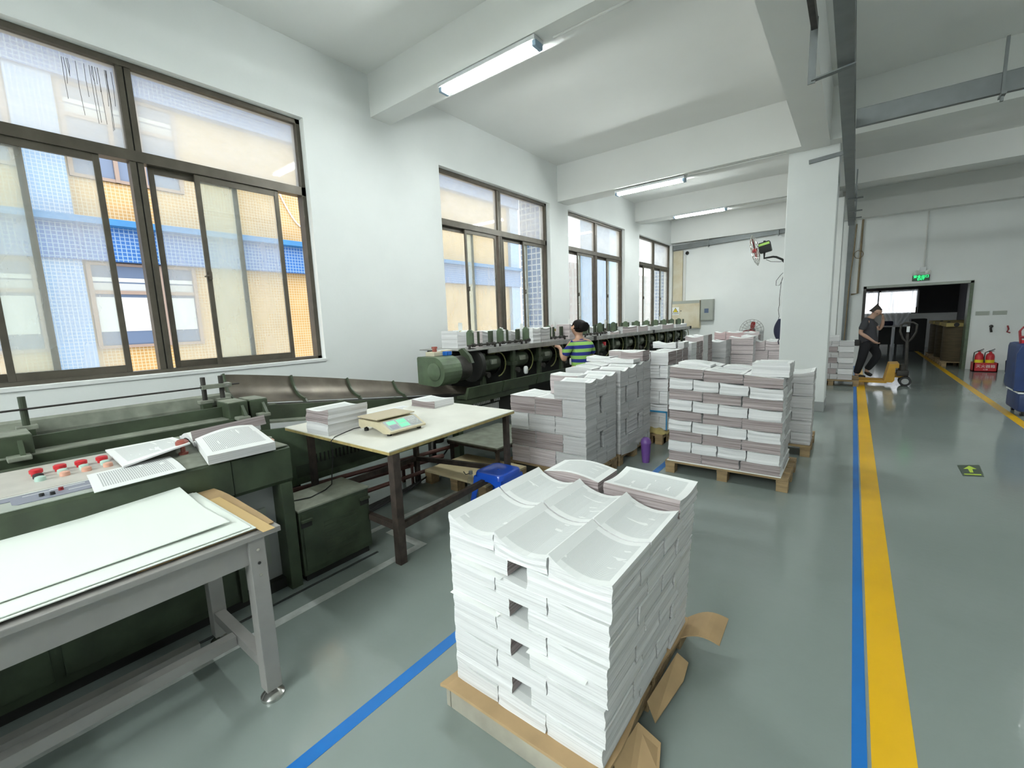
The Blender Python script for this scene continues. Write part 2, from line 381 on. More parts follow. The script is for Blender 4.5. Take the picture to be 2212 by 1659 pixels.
def skin_mesh(name, pts, edges, k, parent=None, sub=2, root=0, ks=None):
    """one continuous surface grown over a skeleton: pts = (x, y, z, radius)"""
    me = bpy.data.meshes.new(name); me.from_pydata([p[:3] for p in pts], edges, [])
    o = bpy.data.objects.new(name + '_t', me); COL.objects.link(o)
    sk = o.modifiers.new('Skin', 'SKIN'); sk.use_smooth_shade = True
    sv = me.skin_vertices[0].data if me.skin_vertices else None
    if sv is None:
        bpy.context.view_layer.objects.active = o; sv = me.skin_vertices[0].data
    for i, p in enumerate(pts):
        r = p[3]; sv[i].radius = r if isinstance(r, tuple) else (r, r)
    sv[root].use_root = True
    sb = o.modifiers.new('Sub', 'SUBSURF'); sb.levels = sub; sb.render_levels = sub
    bpy.context.view_layer.update()
    m2 = bpy.data.meshes.new_from_object(o.evaluated_get(bpy.context.evaluated_depsgraph_get()))
    bpy.data.objects.remove(o); bpy.data.meshes.remove(me)
    m2.name = name; m2.materials.clear()
    for kk in (ks or [k]): m2.materials.append(MT[kk])
    for p in m2.polygons: p.use_smooth = True; p.material_index = 0
    r = bpy.data.objects.new(name, m2); COL.objects.link(r)
    if parent: r.parent = parent
    return r
# ================================================================ SETTING
XW, YF, ZC, Y0 = -4.635, 14.565, 4.39, -9.0
XO = XW - .24
b = MB(); b.box(XO, 7.0, Y0, YF, -.1, 0, 'floor'); struct(b.build('floor'))
b = MB(); b.box(-1.0, 4.2, YF, 26.0, -.1, 0, 'floor'); struct(b.build('floor'))
b = MB(); b.box(XO, 7.0, Y0, YF + .24, ZC, ZC + .15, 'ceil'); struct(b.build('ceiling'))
WIN = [(-.24, 2.60), (4.50, 7.31), (7.99, 10.78), (11.72, 14.42)]
ZS, ZT = 1.165, 3.66
b = MB()
b.box(XO, XW, Y0, YF, 0, ZS, 'wall'); b.box(XO, XW, Y0, YF, ZT, ZC, 'wall')
ys = [Y0] + [v for w in WIN for v in w] + [YF]
for i in range(0, len(ys), 2): b.box(XO, XW, ys[i], ys[i + 1], ZS, ZT, 'wall')
struct(b.build('wall_left'))
b = MB(); b.box(7.0, 7.24, Y0, YF, 0, ZC, 'wall'); struct(b.build('wall_right'))
b = MB(); b.box(XO, 7.24, Y0 - .24, Y0, 0, ZC, 'wall'); struct(b.build('wall_back'))
DX0, DX1, DZ = .19, 2.125, 2.005
b = MB()
b.box(XO, DX0, YF, YF + .24, 0, ZC, 'wall'); b.box(DX1, 7.24, YF, YF + .24, 0, ZC, 'wall'); b.box(DX0, DX1, YF, YF + .24, DZ, ZC, 'wall')
struct(b.build('wall_far'))
b = MB()
for x in (DX0 - .02, DX1 - .04): b.box(x, x + .06, YF - .02, YF + .26, 0, DZ + .03, 'lgreen' if x > 1 else 'dsteel')
b.box(DX0 - .02, DX1 + .02, YF - .02, YF + .26, DZ - .02, DZ + .04, 'panelg')
struct(b.build('door_frame'))
# room beyond the doorway
b = MB(); b.box(-1.1, -1.0, YF + .24, 20.4, 0, 3.2, 'dark'); b.box(-1.1, -1.0, 20.4, 21.8, 0, .9, 'dark'); b.box(-1.1, -1.0, 20.4, 21.8, 2.6, 3.2, 'dark'); b.box(-1.1, -1.0, 21.8, 26, 0, 3.2, 'dark'); struct(b.build('wall_left_beyond'))  # unseen gap in this wall added so sky light reaches the far wall
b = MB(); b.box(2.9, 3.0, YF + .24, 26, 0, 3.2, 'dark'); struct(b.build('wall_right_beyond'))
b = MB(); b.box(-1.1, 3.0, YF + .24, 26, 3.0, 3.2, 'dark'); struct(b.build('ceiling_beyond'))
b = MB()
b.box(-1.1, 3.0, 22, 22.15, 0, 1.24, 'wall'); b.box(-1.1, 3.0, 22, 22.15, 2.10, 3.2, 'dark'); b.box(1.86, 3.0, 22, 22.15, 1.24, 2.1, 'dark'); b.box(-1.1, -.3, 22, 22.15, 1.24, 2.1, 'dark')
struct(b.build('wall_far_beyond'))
# beams and columns
for nm, x0, x1, y0, y1, z in (('a', XW, 7, 3.44, 3.72, 3.93), ('b', XW, 7, 7.60, 7.98, 3.735), ('c', XW, 7, 11.42, 11.84, 3.93), ('d', XW, 7, 14.3, YF, 3.71), ('e', XW, 7, -.62, -.30, 3.93)):
    b = MB(); b.box(x0, x1, y0, y1, z, ZC, 'ceil'); struct(b.build('ceiling_beam'))
b = MB(); b.box(-.70, -.38, Y0, YF, 3.73, ZC - .002, 'ceil'); struct(b.build('ceiling_beam'))
for y0 in (7.825, 11.5):
    b = MB(); b.box(-.87, -.27, y0, y0 + .6, .0, 3.74, 'wall', bev=.012)
    c = struct(b.build('column'))
    b = MB(); b.box(-.875, -.265, y0 - .005, y0 + .605, .002, .15, 'greyp'); k = b.build('column_base', c); k['label'] = 'grey painted foot of the column'
# ---------------------------------------------------------------- windows
XFR = XW - .13
HALF = [  # per window: two halves, each (inner sash, outer sash)
    (((.26, .95), (-.19, .54)), ((1.58, 2.31), (1.26, 1.94))),
    (((5.06, 5.80), (4.55, 5.29)), ((6.55, 7.22), (6.02, 6.74))),
    (((8.52, 9.25), (8.04, 8.74)), ((9.94, 10.66), (9.48, 10.15))),
    (((12.25, 12.97), (11.77, 12.45)), ((13.62, 14.33), (13.18, 13.82)))]
for wi, (ya, yb) in enumerate(WIN):
    e = bpy.data.objects.new('window_%d' % (wi + 1), None); COL.objects.link(e); e.location = (XFR, (ya + yb) / 2, ZS); e['kind'] = 'structure'
    ym = (ya + yb) / 2 + (.0 if wi else 0.0); zt0, zt1 = 2.90, 2.985
    b = MB(); f = .045
    b.box(XFR - .05, XFR + .05, ya, ya + f, ZS, ZT, 'alu'); b.box(XFR - .05, XFR + .05, yb - f, yb, ZS, ZT, 'alu')
    b.box(XFR - .05, XFR + .05, ya, yb, ZT - f, ZT, 'alu'); b.box(XFR - .05, XFR + .05, ya, yb, ZS, ZS + .03, 'alu')
    b.box(XFR - .05, XFR + .05, ya, yb, zt0, zt1, 'alu')
    b.box(XFR - .045, XFR + .04, ym - .046, ym - .005, ZS, ZT, 'alu'); b.box(XFR - .045, XFR + .04, ym + .005, ym + .046, ZS, ZT, 'alu')
    b.box(XFR - .04, XFR + .034, ym - .006, ym + .006, ZS, ZT, 'blackm')
    b.build('frame', e)
    for a, c in ((ya + f, ym - .046), (ym + .046, yb - f)):
        b = MB(); b.box(XFR - .003, XFR + .003, a, c, zt1, ZT - f, 'haze'); b.build('fixed_pane', e)
    for inner, outer in HALF[wi]:
        for (a, c), dx in ((inner, .022), (outer, -.022)):
            b = MB(); t = .04; x = XFR + dx; z0, z1 = ZS + .03, zt0
            b.box(x - .012, x + .012, a, a + t, z0, z1, 'alu', bev=.003); b.box(x - .012, x + .012, c - t, c, z0, z1, 'alu', bev=.003)
            b.box(x - .011, x + .011, a + t, c - t, z0, z0 + .06, 'alu'); b.box(x - .011, x + .011, a + t, c - t, z1 - .055, z1, 'alu')
            sh = b.build('sash', e)
            b = MB(); b.box(x - .003, x + .003, a + t, c - t, z0 + .06, z1 - .055, 'glass'); b.build('pane', sh)
            if dx > 0:
                b = MB(); b.box(x + .012, x + .04, a + .012, a + .035, 1.98, 2.05, 'alu', bev=.004); b.bar((x + .035, a + .02, 2.02), (x + .05, a - .03, 2.0), .012, .012, 'alu'); b.build('latch', sh)
    b = MB(); b.box(XO - .03, XW + .012, ya - .005, yb + .005, ZS - .03, ZS - .001, 'sill'); b.build('sill', e)
# drip stains on the first window's upper pane
b = MB(); rr = random.Random(3)
for i in range(17):
    y = .62 + .5 * rr.random() ** .6; L = .1 + .35 * rr.random()
    b.tube([(XFR + .006, y, 3.56), (XFR + .006, y + .006 * rr.uniform(-1, 1), 3.56 - L * .5), (XFR + .006, y + .008 * rr.uniform(-1, 1), 3.56 - L)], .0016, 'dsteel', n=5)
b.build('drip_stain', bpy.data.objects['window_1'])
# ---------------------------------------------------------------- painted floor lines
def line(x0, x1, y0, y1, k, z=.0015):
    b = MB(); b.box(x0, x1, y0, y1, .0002, z, k); return struct(b.build('floor_line'))
line(.135, .255, -4.5, YF, 'yellow'); line(.082, .124, -4.5, YF, 'blue'); line(1.70, 1.80, 5.5, 21, 'yellow')
line(-1.462, -1.405, -4.5, 5.3, 'blue')
line(-2.29, -2.235, -4.5, 1.86, 'whitel'); line(-2.62, -2.235, 1.80, 1.86, 'whitel', .0017)
line(-2.75, -2.70, 1.6, 2.9, 'whitel')
# ================================================================ OUTDOORS
FX = -12.0
e = thing('building', (FX, 6, -6), 'yellow and blue tiled building outside the windows, across the alley', 'building')
b = MB()
for z0, z1 in ((-6, -.55), (-.55, 3.0), (3.75, 6.27), (6.27, 12)):
    pass
b.box(FX - 6, FX, -16, 16.0, -6, 11.0, 'ytile'); b.build('wall', e)
for zt_, dep in ((3.75, .45), (7.05, .5)):
    b = MB(); b.box(FX, FX + dep, -16, 16.2, zt_ - .12, zt_, 'bpaint'); b.build('ledge', e)
    b = MB(); b.box(FX, FX + .22, -16, 16.1, zt_ - .78, zt_ - .12, 'btile'); b.build('band', e)
for y in (-2.6, 1.28, 15.5):
    b = MB(); b.box(FX, FX + .15, y, y + .6, -6, 11, 'lbtile' if y > 5 else 'lbtile'); b.build('pilaster', e)
def far_window(y0, y1, z0, z1, split, blind):
    b = MB()
    b.box(FX, FX + .06, y0, y1, z0, z0 + .06, 'tanframe'); b.box(FX, FX + .06, y0, y1, z1 - .05, z1, 'tanframe')
    for y in [y0, y1 - .06] + split: b.box(FX, FX + .07, y, y + .07, z0, z1, 'tanframe')
    zt = z1 - (z1 - z0) * .36
    b.box(FX, FX + .06, y0, y1, zt, zt + .07, 'tanframe')
    fr = b.build('window_frame', e)
    b = MB(); b.box(FX, FX + .02, y0, y1, z0, z1, 'dkglass'); b.build('pane', fr)
    b = MB(); b.box(FX + .02, FX + .03, y0 + .07, y1 - .07, zt + .25, zt + .33, 'curtain'); b.box(FX + .02, FX + .03, y0 + .07, y1 - .07, zt + .07, zt + .22, 'greyp'); b.build('blind_rail', fr)
    if blind:
        b = MB(); b.box(FX + .02, FX + .032, y0 + .08, y1 - .08, z0 + .34, zt - .06, 'curtain'); b.build('blind', fr)
far_window(1.93, 3.75, 1.24, 2.95, [2.95, 3.1], True); far_window(-1.9, 1.25, 1.24, 2.95, [-.3], True)
far_window(1.93, 3.75, 4.55, 6.25, [2.6, 3.05], False); far_window(-1.9, 1.25, 4.55, 6.25, [-.3], False)
b = MB(); pts = [(FX + .03, 5.75 + .75 * t, 5.3 - 1.1 * math.sin(min(1, t * 1.05) * math.pi / 2)) for t in [i / 14 for i in range(15)]]
b.tube(pts, .018, 'paper', n=6); b.build('cable', e)
# blue tiled fins of the own building, beside the windows
for y0, x1, lab in ((7.42, -5.42, 'blue tiled fin outside between the second and third window'), (14.47, -5.3, 'blue tiled fin outside the farthest window')):
    b = MB(); b.box(x1, XO - .04, y0, y0 + .45, -6, 11, 'ftile'); o = b.build('fin_wall'); tag(o, lab, 'wall')
b = MB(); b.box(-14.0, -12.0, 25.6, 26.9, -6, 16, 'lbtile'); tag(b.build('corner_tower'), 'pale blue tiled block end seen through the third window', 'building')
for (y, w, h, x, lab) in ((72, 9, 10.5, -40, 'hazy pink apartment tower seen through the third window, left half'), (86, 5.5, 14, -40, 'hazy pink apartment tower seen through the third window, right half'), (100, 14, 10, -40, 'hazy pink apartment tower seen through the farthest window')):
    b = MB(); b.box(x - 8, x, y, y + w, -20, h, 'tower'); b.box(x - 6, x - 2, y + 1, y + w - 1.5, h, h + 1.4, 'tower'); tag(b.build('apartment_tower'), lab, 'building')
b = MB(); b.box(-200, XO - .1, -120, 220, -6.2, -6, 'greyp'); struct(b.build('ground'))
# ================================================================ LIGHTS
def fluo(xc, y, z, label, top):
    t = thing('fluorescent_light', (xc, y, z), label, 'light', 'fluorescent ceiling lights'); L = .6
    b = MB(); b.box(xc - L, xc + L, y - .075, y + .075, z + .032, z + .07, 'fixture', bev=.006)
    b.bar((xc - .45, y, z + .075), (xc - .45, y, top), .03, .03, 'fixture'); b.bar((xc + .45, y, z + .075), (xc + .45, y, top), .03, .03, 'fixture')
    b.build('housing', t)
    for dy in (-.032, .032):
        b = MB(); b.tube([(xc - L + .03, y + dy, z + .012), (xc + L - .03, y + dy, z + .012)], .0165, 'tube', n=12); b.build('tube', t, smooth=True)
    for sx in (-1, 1):
        b = MB(); b.box(xc + sx * (L - .02) - .02, xc + sx * (L - .02) + .02, y - .058, y + .058, z - .012, z + .045, 'cap', bev=.006); b.build('end_socket', t)
fluo(-2.90, 3.52, 3.855, 'lit fluorescent twin tube on the nearest ceiling beam', 3.94)
fluo(-2.89, 7.74, 3.655, 'lit fluorescent tube on the second beam, left of the white column', 3.74)
fluo(-3.06, 11.48, 3.865, 'lit fluorescent tube on the third beam, above the wall fan', 3.95)
#fluo(-2.82, -.46, 3.83, 'lit fluorescent tube behind the camera over the grey table', 3.94)
fluo(2.75, 7.75, 3.64, 'lit fluorescent tube in the right aisle, beside the second beam', 3.74)
for _x, _w in ((-2.3, 'left of the bay centre'), (-1.0, 'over the left bay'), (.3, 'beside the long beam')):  # added rows of tubes out of view, to brighten the paper's near faces
    for _y, _n in ((-2.5, 'second'), (-4.4, 'third'), (-6.3, 'fourth'), (-8.2, 'fifth')):
        if _x > -2 or _y < -4: fluo(_x, _y, 3.83, 'added unseen fluorescent fill tube %s, %s row behind the camera' % (_w, _n), ZC)
def conduit(pts, k, r, label, cat='pipe', name='conduit_pipe'):
    b = MB(); b.tube(pts, r, k, n=8); return tag(b.build(name, smooth=True), label, cat)
conduit([(-2.2, 3.60, 3.92), (-.72, 3.60, 3.92)], 'conduit', .012, 'white conduit pipe along the nearest beam, right of its lit tube')
conduit([(-2.24, 7.70, 3.722), (-.88, 7.70, 3.722)], 'conduit', .014, 'white conduit pipe between the second tube and the column')
conduit([(-2.4, 11.5, 3.915), (-.9, 11.5, 3.915)], 'conduit', .014, 'thin white conduit pipe right of the third tube')
conduit([(1.27, YF - .02, 2.42), (1.27, YF - .02, 3.70)], 'conduit', .014, 'white conduit pipe running up from the exit sign')
# ---------------------------------------------------------------- cable trays
def tray(p, q, w, h, label, hang, hk='tray'):
    """perforated galvanised channel with hangers"""
    p, q = Vector(p), Vector(q); mid = (p + q) / 2
    t = thing('cable_tray', mid, label, 'cable tray')
    d = (q - p).normalized(); s_ = Vector((d.y, -d.x, 0))
    b = MB(); b.bar(p, q, w, .004, 'tray')
    for sg in (-1, 1): b.bar(p + s_ * sg * w / 2 + Vector((0, 0, h / 2)), q + s_ * sg * w / 2 + Vector((0, 0, h / 2)), .004, h, 'tray')
    b.bar(p + Vector((0, 0, h)), q + Vector((0, 0, h)), w + .01, .003, 'tray')
    b.build('channel', t)
    for (hp, zt) in hang:
        hp = Vector(hp); b = MB(); b.bar(hp - Vector((0, 0, .06)), Vector((hp.x, hp.y, zt)), .03, .02, hk)
        b.bar(hp - s_ * (w / 2 + .05) - Vector((0, 0, .012)), hp + s_ * (w / 2 + .05) - Vector((0, 0, .012)), .03, .02, hk); b.build('hanger', t)
    return t
tray((-.15, -4, 3.29), (-.15, 12.4, 3.29), .10, .075, 'grey cable tray running down the room beside the long beam', [((-.15 + .07, y, 3.29), 3.72) for y in (1.4, 9.4, 10.6, 11.4)])
t2 = tray((-.09, 5.87, 3.29), (6.9, 5.87, 3.29), .05, .16, 'wide grey cable tray crossing the right aisle from the long tray', [((.90, 5.82, 3.27), 3.72), ((4, 5.82, 3.27), 3.72)])
tray((-4.6, 14.45, 3.50), (-.9, 14.45, 3.64), .10, .14, 'grey cable tray along the top of the far wall', [((-3.55, 14.38, 3.53), 4.05), ((-1.75, 14.38, 3.60), 4.15)])
b = MB(); b.bar((-.62, 7.80, 3.56), (-.12, 7.80, 3.60), .03, .05, 'tray'); b.bar((-.12, 7.80, 3.60), (-.12, 7.80, 3.38), .03, .03, 'tray'); tag(b.build('tray_bracket'), 'steel angle bracket across the head of the white column', 'bracket')
b = MB(); b.bar((-.36, 4.35, 3.68), (-.36, 4.35, 3.22), .01, .05, 'tray'); b.bar((-.36, 4.35, 3.24), (-.09, 4.35, 3.27), .05, .01, 'tray'); tag(b.build('tray_bracket'), 'steel hanger bracket under the long beam, nearest of the long tray', 'bracket')
b = MB(); b.box(-.37, -.33, 3.0, 4.25, 3.55, 3.62, 'dsteel'); tag(b.build('steel_strip'), 'dark steel strip on the side of the long beam', 'strip')
# conduits on the far wall left of the doorway
b = MB(); b.box(-.22, -.10, YF - .07, YF, 0, 3.70, 'tray'); tag(b.build('cable_duct'), 'grey vertical cable duct on far wall behind the second column', 'cable duct')
conduit([(.06, YF - .04, 3.70), (.05, YF - .04, 1.88), (-.08, YF - .04, 1.86)], 'bconduit', .022, 'brown pipe dropping down the far wall left of the doorway')
conduit([(-.06, YF - .12, 3.6), (-.08, YF - .1, 3.0), (-.13, YF - .09, 2.0), (-.16, YF - .09, .4)], 'bconduit', .014, 'thin brown cable leaning across the grey vertical duct')
conduit([(.02 + .09 * math.cos(a), YF - .09, 2.85 + .10 * math.sin(a)) for a in [i * .45 for i in range(15)]], 'bconduit', .008, 'small coil of brown cable on the far wall pipe', 'cable', 'cable_coil')
# far wall fittings
t = thing('electric_cabinet', (-4.17, YF - .06, 1.07), 'yellowed electric cabinet with warning sign in the far left corner', 'cabinet')
b = MB(); b.box(-4.595, -3.755, YF - .2, YF, 1.07, 1.93, 'oldbox', bev=.008); b.build('body', t)
b = MB(); b.box(-4.57, -3.78, YF - .215, YF - .2, 1.10, 1.82, 'oldbox', bev=.004); d = b.build('door', t); b = MB(); b.lathe([(.015, 0), (.015, -.02)], (-4.31, YF - .215, 1.62), 'dsteel', 10, 'y'); b.build('lock', d)
b = MB(); b.box(-4.59, -3.76, YF - .205, YF - .199, 1.84, 1.93, 'box'); b.build('top_panel', t)
b = MB(); b.box(-4.58, -4.37, YF - .222, YF - .214, 1.50, 1.74, 'paper'); s = b.build('warning_sign', t); s['label'] = 'white warning plate with yellow triangle'
b = MB(); b.prism([(-4.56, 1.585), (-4.39, 1.585), (-4.475, 1.725)], YF - .227, YF - .223, 'ink'); b.prism([(-4.537, 1.598), (-4.413, 1.598), (-4.475, 1.70)], YF - .230, YF - .226, 'signy')
b.prism([(-4.468, 1.68), (-4.492, 1.64), (-4.476, 1.64), (-4.484, 1.607), (-4.458, 1.652), (-4.474, 1.652)], YF - .234, YF - .229, 'ink'); b.build('triangle', s)
text_part('lettering', '有电危险', .05, (-4.475, YF - .224, 1.54), (math.pi / 2, 0, 0), 'ink', s)
t = thing('meter_box', (-3.55, YF - .06, 1.3), 'small grey meter box beside the electric cabinet', 'box')
b = MB(); b.box(-3.735, -3.37, YF - .17, YF, 1.30, 1.94, 'box', bev=.01); b.build('body', t)
b = MB(); b.box(-3.715, -3.39, YF - .182, YF - .17, 1.32, 1.92, 'box', bev=.004); d = b.build('door', t)
b = MB(); b.box(-3.62, -3.50, YF - .188, YF - .18, 1.53, 1.66, 'dkglass'); b.build('window_pane', d)
t = thing('security_camera', (-4.221, YF - .06, 3.39), 'small white dome camera high in the far left corner', 'camera')
b = MB(); b.lathe([(.06, 0), (.07, -.03), (.07, -.07), (.04, -.10)], (-4.221, YF, 3.39), 'fixture', 14, 'y'); b.build('base', t, smooth=True)
b = MB(); b.lathe([(.0, -.135), (.045, -.115), (.055, -.09), (.03, -.06)], (-4.19, YF, 3.385), 'black', 14, 'y'); b.build('lens', t, smooth=True)
b = MB(); b.box(-4.62, -4.33, YF - .06, YF, 1.93, 3.48, 'oldbox'); tag(b.build('cable_cover'), 'yellowed wide trunking cover above the electric cabinet', 'trunking')
b = MB(); b.box(-4.32, -4.24, YF - .03, YF, 1.93, 3.48, 'conduit'); tag(b.build('cable_duct'), 'slim grey vertical duct right of the yellowed trunking', 'cable duct')
# exit sign
t = thing('exit_sign', (1.236, YF - .06, 2.1), 'green lit exit sign over the far doorway', 'exit sign')
b = MB(); b.box(1.08, 1.39, YF - .035, YF, 2.10, 2.235, 'exitbg', bev=.006); pl = b.build('plate', t)
text_part('lettering', '安全出口', .070, (1.235, YF - .038, 2.195), (math.pi / 2, 0, 0), 'exit', pl); text_part('lettering', 'EXIT', .064, (1.235, YF - .038, 2.135), (math.pi / 2, 0, 0), 'exit', pl)
t = thing('emergency_light', (1.25, YF - .06, 2.27), 'white twin-head emergency light above the exit sign', 'light')
b = MB(); b.box(1.19, 1.31, YF - .05, YF, 2.30, 2.42, 'fixture', bev=.008); b.build('body', t)
for x in (1.145, 1.345):
    b = MB(); b.lathe([(.02, 0), (.05, -.05), (.055, -.07), (.0, -.075)], (x, YF - .01, 2.295), 'steel', 14, 'y'); b.build('lamp_head', t, smooth=True)
for x, lab in ((2.22, 'grey notice board on far wall nearest the doorway'), (2.49, 'grey notice board on far wall farther from the doorway')):
    b = MB(); b.box(x, x + .22, YF - .012, YF, 1.24, 1.33, 'panelg'); tag(b.build('notice_plate'), lab, 'notice')
b = MB(); b.lathe([(.0, -.05), (.03, -.045), (.035, -.02), (.03, 0)], (2.49, YF, .99), 'dsteel', 12, 'y'); b.tube([(2.49, YF - .03, 1.0), (2.48, YF - .05, .94), (2.50, YF - .03, .86)], .02, 'dsteel', n=8); tag(b.build('wall_hook', smooth=True), 'dark grey holder hanging on the far wall above extinguishers', 'holder')
b = MB(); b.tube([(2.74, YF - .02, 1.0), (2.76, YF - .03, .92), (2.74, YF - .03, .86), (2.79, YF - .02, .84)], .014, 'darkred', n=8); tag(b.build('wall_hook', smooth=True), 'small dark red handle hanging on the far wall', 'holder')
# extinguishers in their red stand
t = thing('extinguisher_box', (2.39, 14.2, 0), 'red extinguisher stand on floor by the far wall', 'stand')
b = MB(); b.box(2.20, 2.58, 14.05, 14.35, .0, .02, 'red'); b.box(2.20, 2.58, 14.05, 14.07, 0, .20, 'red'); b.box(2.20, 2.58, 14.33, 14.35, 0, .20, 'red'); b.box(2.20, 2.22, 14.05, 14.35, 0, .20, 'red'); b.box(2.56, 2.58, 14.05, 14.35, 0, .20, 'red'); bx = b.build('tray', t)
text_part('lettering', '灭火器箱', .075, (2.39, 14.048, .12), (math.pi / 2, 0, 0), 'paper', bx)
text_part('lettering', '119', .05, (2.39, 14.048, .05), (math.pi / 2, 0, 0), 'paper', bx)
for i, x in enumerate((2.30, 2.47)):
    t = thing('fire_extinguisher', (x, 14.2, .02), ('left' if i == 0 else 'right') + ' red fire extinguisher with yellow label in the stand', 'fire extinguisher', 'fire extinguishers by the far wall')
    b = MB(); b.lathe([(.05, 0.02), (.07, .03), (.072, .33), (.06, .38), (.025, .41), (.022, .44)], (x, 14.2, 0), 'red', 18); b.build('cylinder', t, smooth=True)
    b = MB(); b.lathe([(.0735, .17), (.0735, .26)], (x, 14.2, 0), 'signy', 18); b.build('paper_label', t, smooth=True)
    b = MB(); b.bar((x - .03, 14.2, .45), (x + .06, 14.18, .50), .02, .015, 'black'); b.bar((x - .03, 14.2, .44), (x + .05, 14.18, .46), .02, .012, 'black'); b.tube([(x - .03, 14.2, .45), (x - .085, 14.18, .42), (x - .095, 14.17, .30), (x - .09, 14.16, .2)], .009, 'black', n=7); b.build('handle', t)
b = MB(); b.lathe([(.09, 0), (.12, .02), (.13, .26), (.12, .28)], (2.78, 13.9, 0), 'navy', 16); tag(b.build('waste_bin', smooth=True), 'small dark bin behind the blue cart by the far wall', 'bin')
# floor arrow plate
t = thing('floor_sign', (.93, 5.56, .0), 'dark green floor plate with lime arrow in the right aisle', 'sign')
b = MB(); b.prism([(.858, 5.694), (1.02, 5.79), (.99, 5.408), (.851, 5.352)], .0003, .003, 'fgreen', 'z'); b.build('plate', t)
b = MB()
def qa(u, v): # plate coordinates to floor
    p0, p1, p2, p3 = Vector((.851, 5.352)), Vector((.99, 5.408)), Vector((1.02, 5.79)), Vector((.858, 5.694)); a = p0.lerp(p1, u); c = p3.lerp(p2, u); r = a.lerp(c, v); return (r.x, r.y)
b.prism([qa(*p) for p in ((.42, .30), (.58, .30), (.60, .62), (.80, .62), (.52, .92), (.20, .62), (.40, .62))], .0032, .0042, 'fyel', 'z'); b.prism([qa(*p) for p in ((.1, .10), (.9, .10), (.9, .18), (.1, .18))], .0032, .0042, 'fyel', 'z'); b.build('arrow', t)
# ================================================================ GREY WORK TABLE (front left)
t = thing('work_table', (-2.12, -.1, 0), 'grey aluminium work table in front of the green machine', 'table')
b = MB(); b.box(-2.46, -1.775, -1.2, .735, .70, .722, 'gtable', bev=.003); b.build('tabletop', t)
b = MB()
b.box(-1.83, -1.80, -1.2, .68, .60, .70, 'gtable'); b.box(-2.42, -2.39, -1.2, .68, .60, .70, 'gtable'); b.box(-2.42, -1.80, .64, .68, .60, .70, 'gtable'); b.build('apron', t)
for x in (-1.815, -2.36):
    for y in (.645, -1.15):
        b = MB(); b.box(x - .03, x + .03, y - .03, y + .03, .045, .70, 'gtable', bev=.003); lg = b.build('leg', t)
        b = MB(); b.lathe([(.0, .0), (.045, .0), (.045, .012), (.03, .025), (.012, .03), (.012, .05)], (x, y, 0), 'chrome', 18); b.build('foot', lg, smooth=True)
        if y > 0 and x > -2:
            b = MB()
            for z in (.655, .60, .55): b.lathe([(.006, 0), (.006, .003)], (x + .03, y, z), 'chrome' if z != .60 else 'ink', 8, 'x')
            b.build('bolt', lg)
b = MB(); b.bar((-2.36, .645, .15), (-1.815, .645, .15), .045, .045, 'gtable'); b.build('stretcher', t)
b = MB(); b.bar((-2.09, -1.15, .15), (-2.09, .62, .15), .045, .045, 'gtable'); b.bar((-2.36, -1.15, .15), (-1.815, -1.15, .15), .045, .045, 'gtable'); b.build('stretcher', t)
b = MB(); b.bar((-2.35, -1.15, .045), (-2.35, .55, .045), .05, .04, 'gtable'); tag(b.build('floor_bar'), 'long grey bar lying on the floor under the grey table', 'bar')
# what lies on it
b = MB(); b.grid(lambda u, v: (-2.48 + .665 * u, .30 + .435 * v + .01 * math.sin(4 * u), .7275 + .003 * math.sin(9 * u) * v), 8, 6, 'card', .004); b.build('x') if False else tag(b.build('cardboard_sheet'), 'brown cardboard sheet under the paper on the grey table', 'cardboard')
b = MB(); b.grid(lambda u, v: (-2.30 + .56 * u, .655 + .045 * v, .7345 + .001), 4, 2, 'tape', .0008); tag(b.build('packing_tape'), 'strip of brown packing tape on the cardboard end', 'tape')
def sheet(x0, x1, y0, y1, z, k, label, curl, name='paper_sheet', sk=(0, 0), th=.003):
    b = MB(); b.grid(lambda u, v: (x0 + (x1 - x0) * u + sk[0] * v, y0 + (y1 - y0) * v + sk[1] * u, z + curl(u, v)), 16, 16, k, th); return tag(b.build(name, smooth=False), label, 'paper')
sheet(-2.46, -1.80, -1.2, .655, .7385, 'paperg', 'lowest large white sheet on the grey table, flush with its front edge', lambda u, v: 0)
sheet(-2.45, -1.812, -1.2, .64, .744, 'paperg', 'second large white sheet on the grey table with thin rim showing', lambda u, v: .002 * math.sin(3 * u))
sheet(-2.50, -1.90, -1.2, .60, .752, 'paperg', 'topmost large white sheet with curling corner on grey table', lambda u, v: .030 * max(0, v - .8) * max(0, .5 - u) * 8 + .014 * max(0, v - .55) ** 2 * u * 2 + .004 * math.sin(5 * u + 2 * v), th=.003)
# ================================================================ GREEN TRIMMING MACHINE (left)
t = thing('stitching_machine', (-3.2, 0, 0), 'old green trimming machine with button panel along the window wall', 'machine')
FXm = -2.484
b = MB(); b.prism([(-3.35, .64), (FXm - .02, .64), (FXm, .66), (FXm, .838), (FXm - .015, .85), (-3.35, .85)], -1.5, .824, 'green', 'y'); b.build('console', t)
b = MB(); b.prism([(-3.35, .64), (FXm - .02, .64), (FXm - .004, .66), (FXm - .004, .836), (FXm - .02, .848), (-3.35, .848)], .828, 1.127, 'green', 'y'); b.build('console', t)
b = MB(); b.box(-3.25, -2.73, -1.45, .50, .850, .856, 'cream', bev=.002); pn = b.build('control_panel', t)
b = MB(); b.box(-2.725, -2.50, -1.45, .50, .850, .855, 'panelg', bev=.002); b.build('lower_panel', t)
b = MB(); b.prism([(-2.69, -.1), (-2.69, .34), (-2.55, .34), (-2.55, .10), (-2.57, .085), (-2.63, .085), (-2.64, -.1)], .8555, .858, 'plate', 'z')
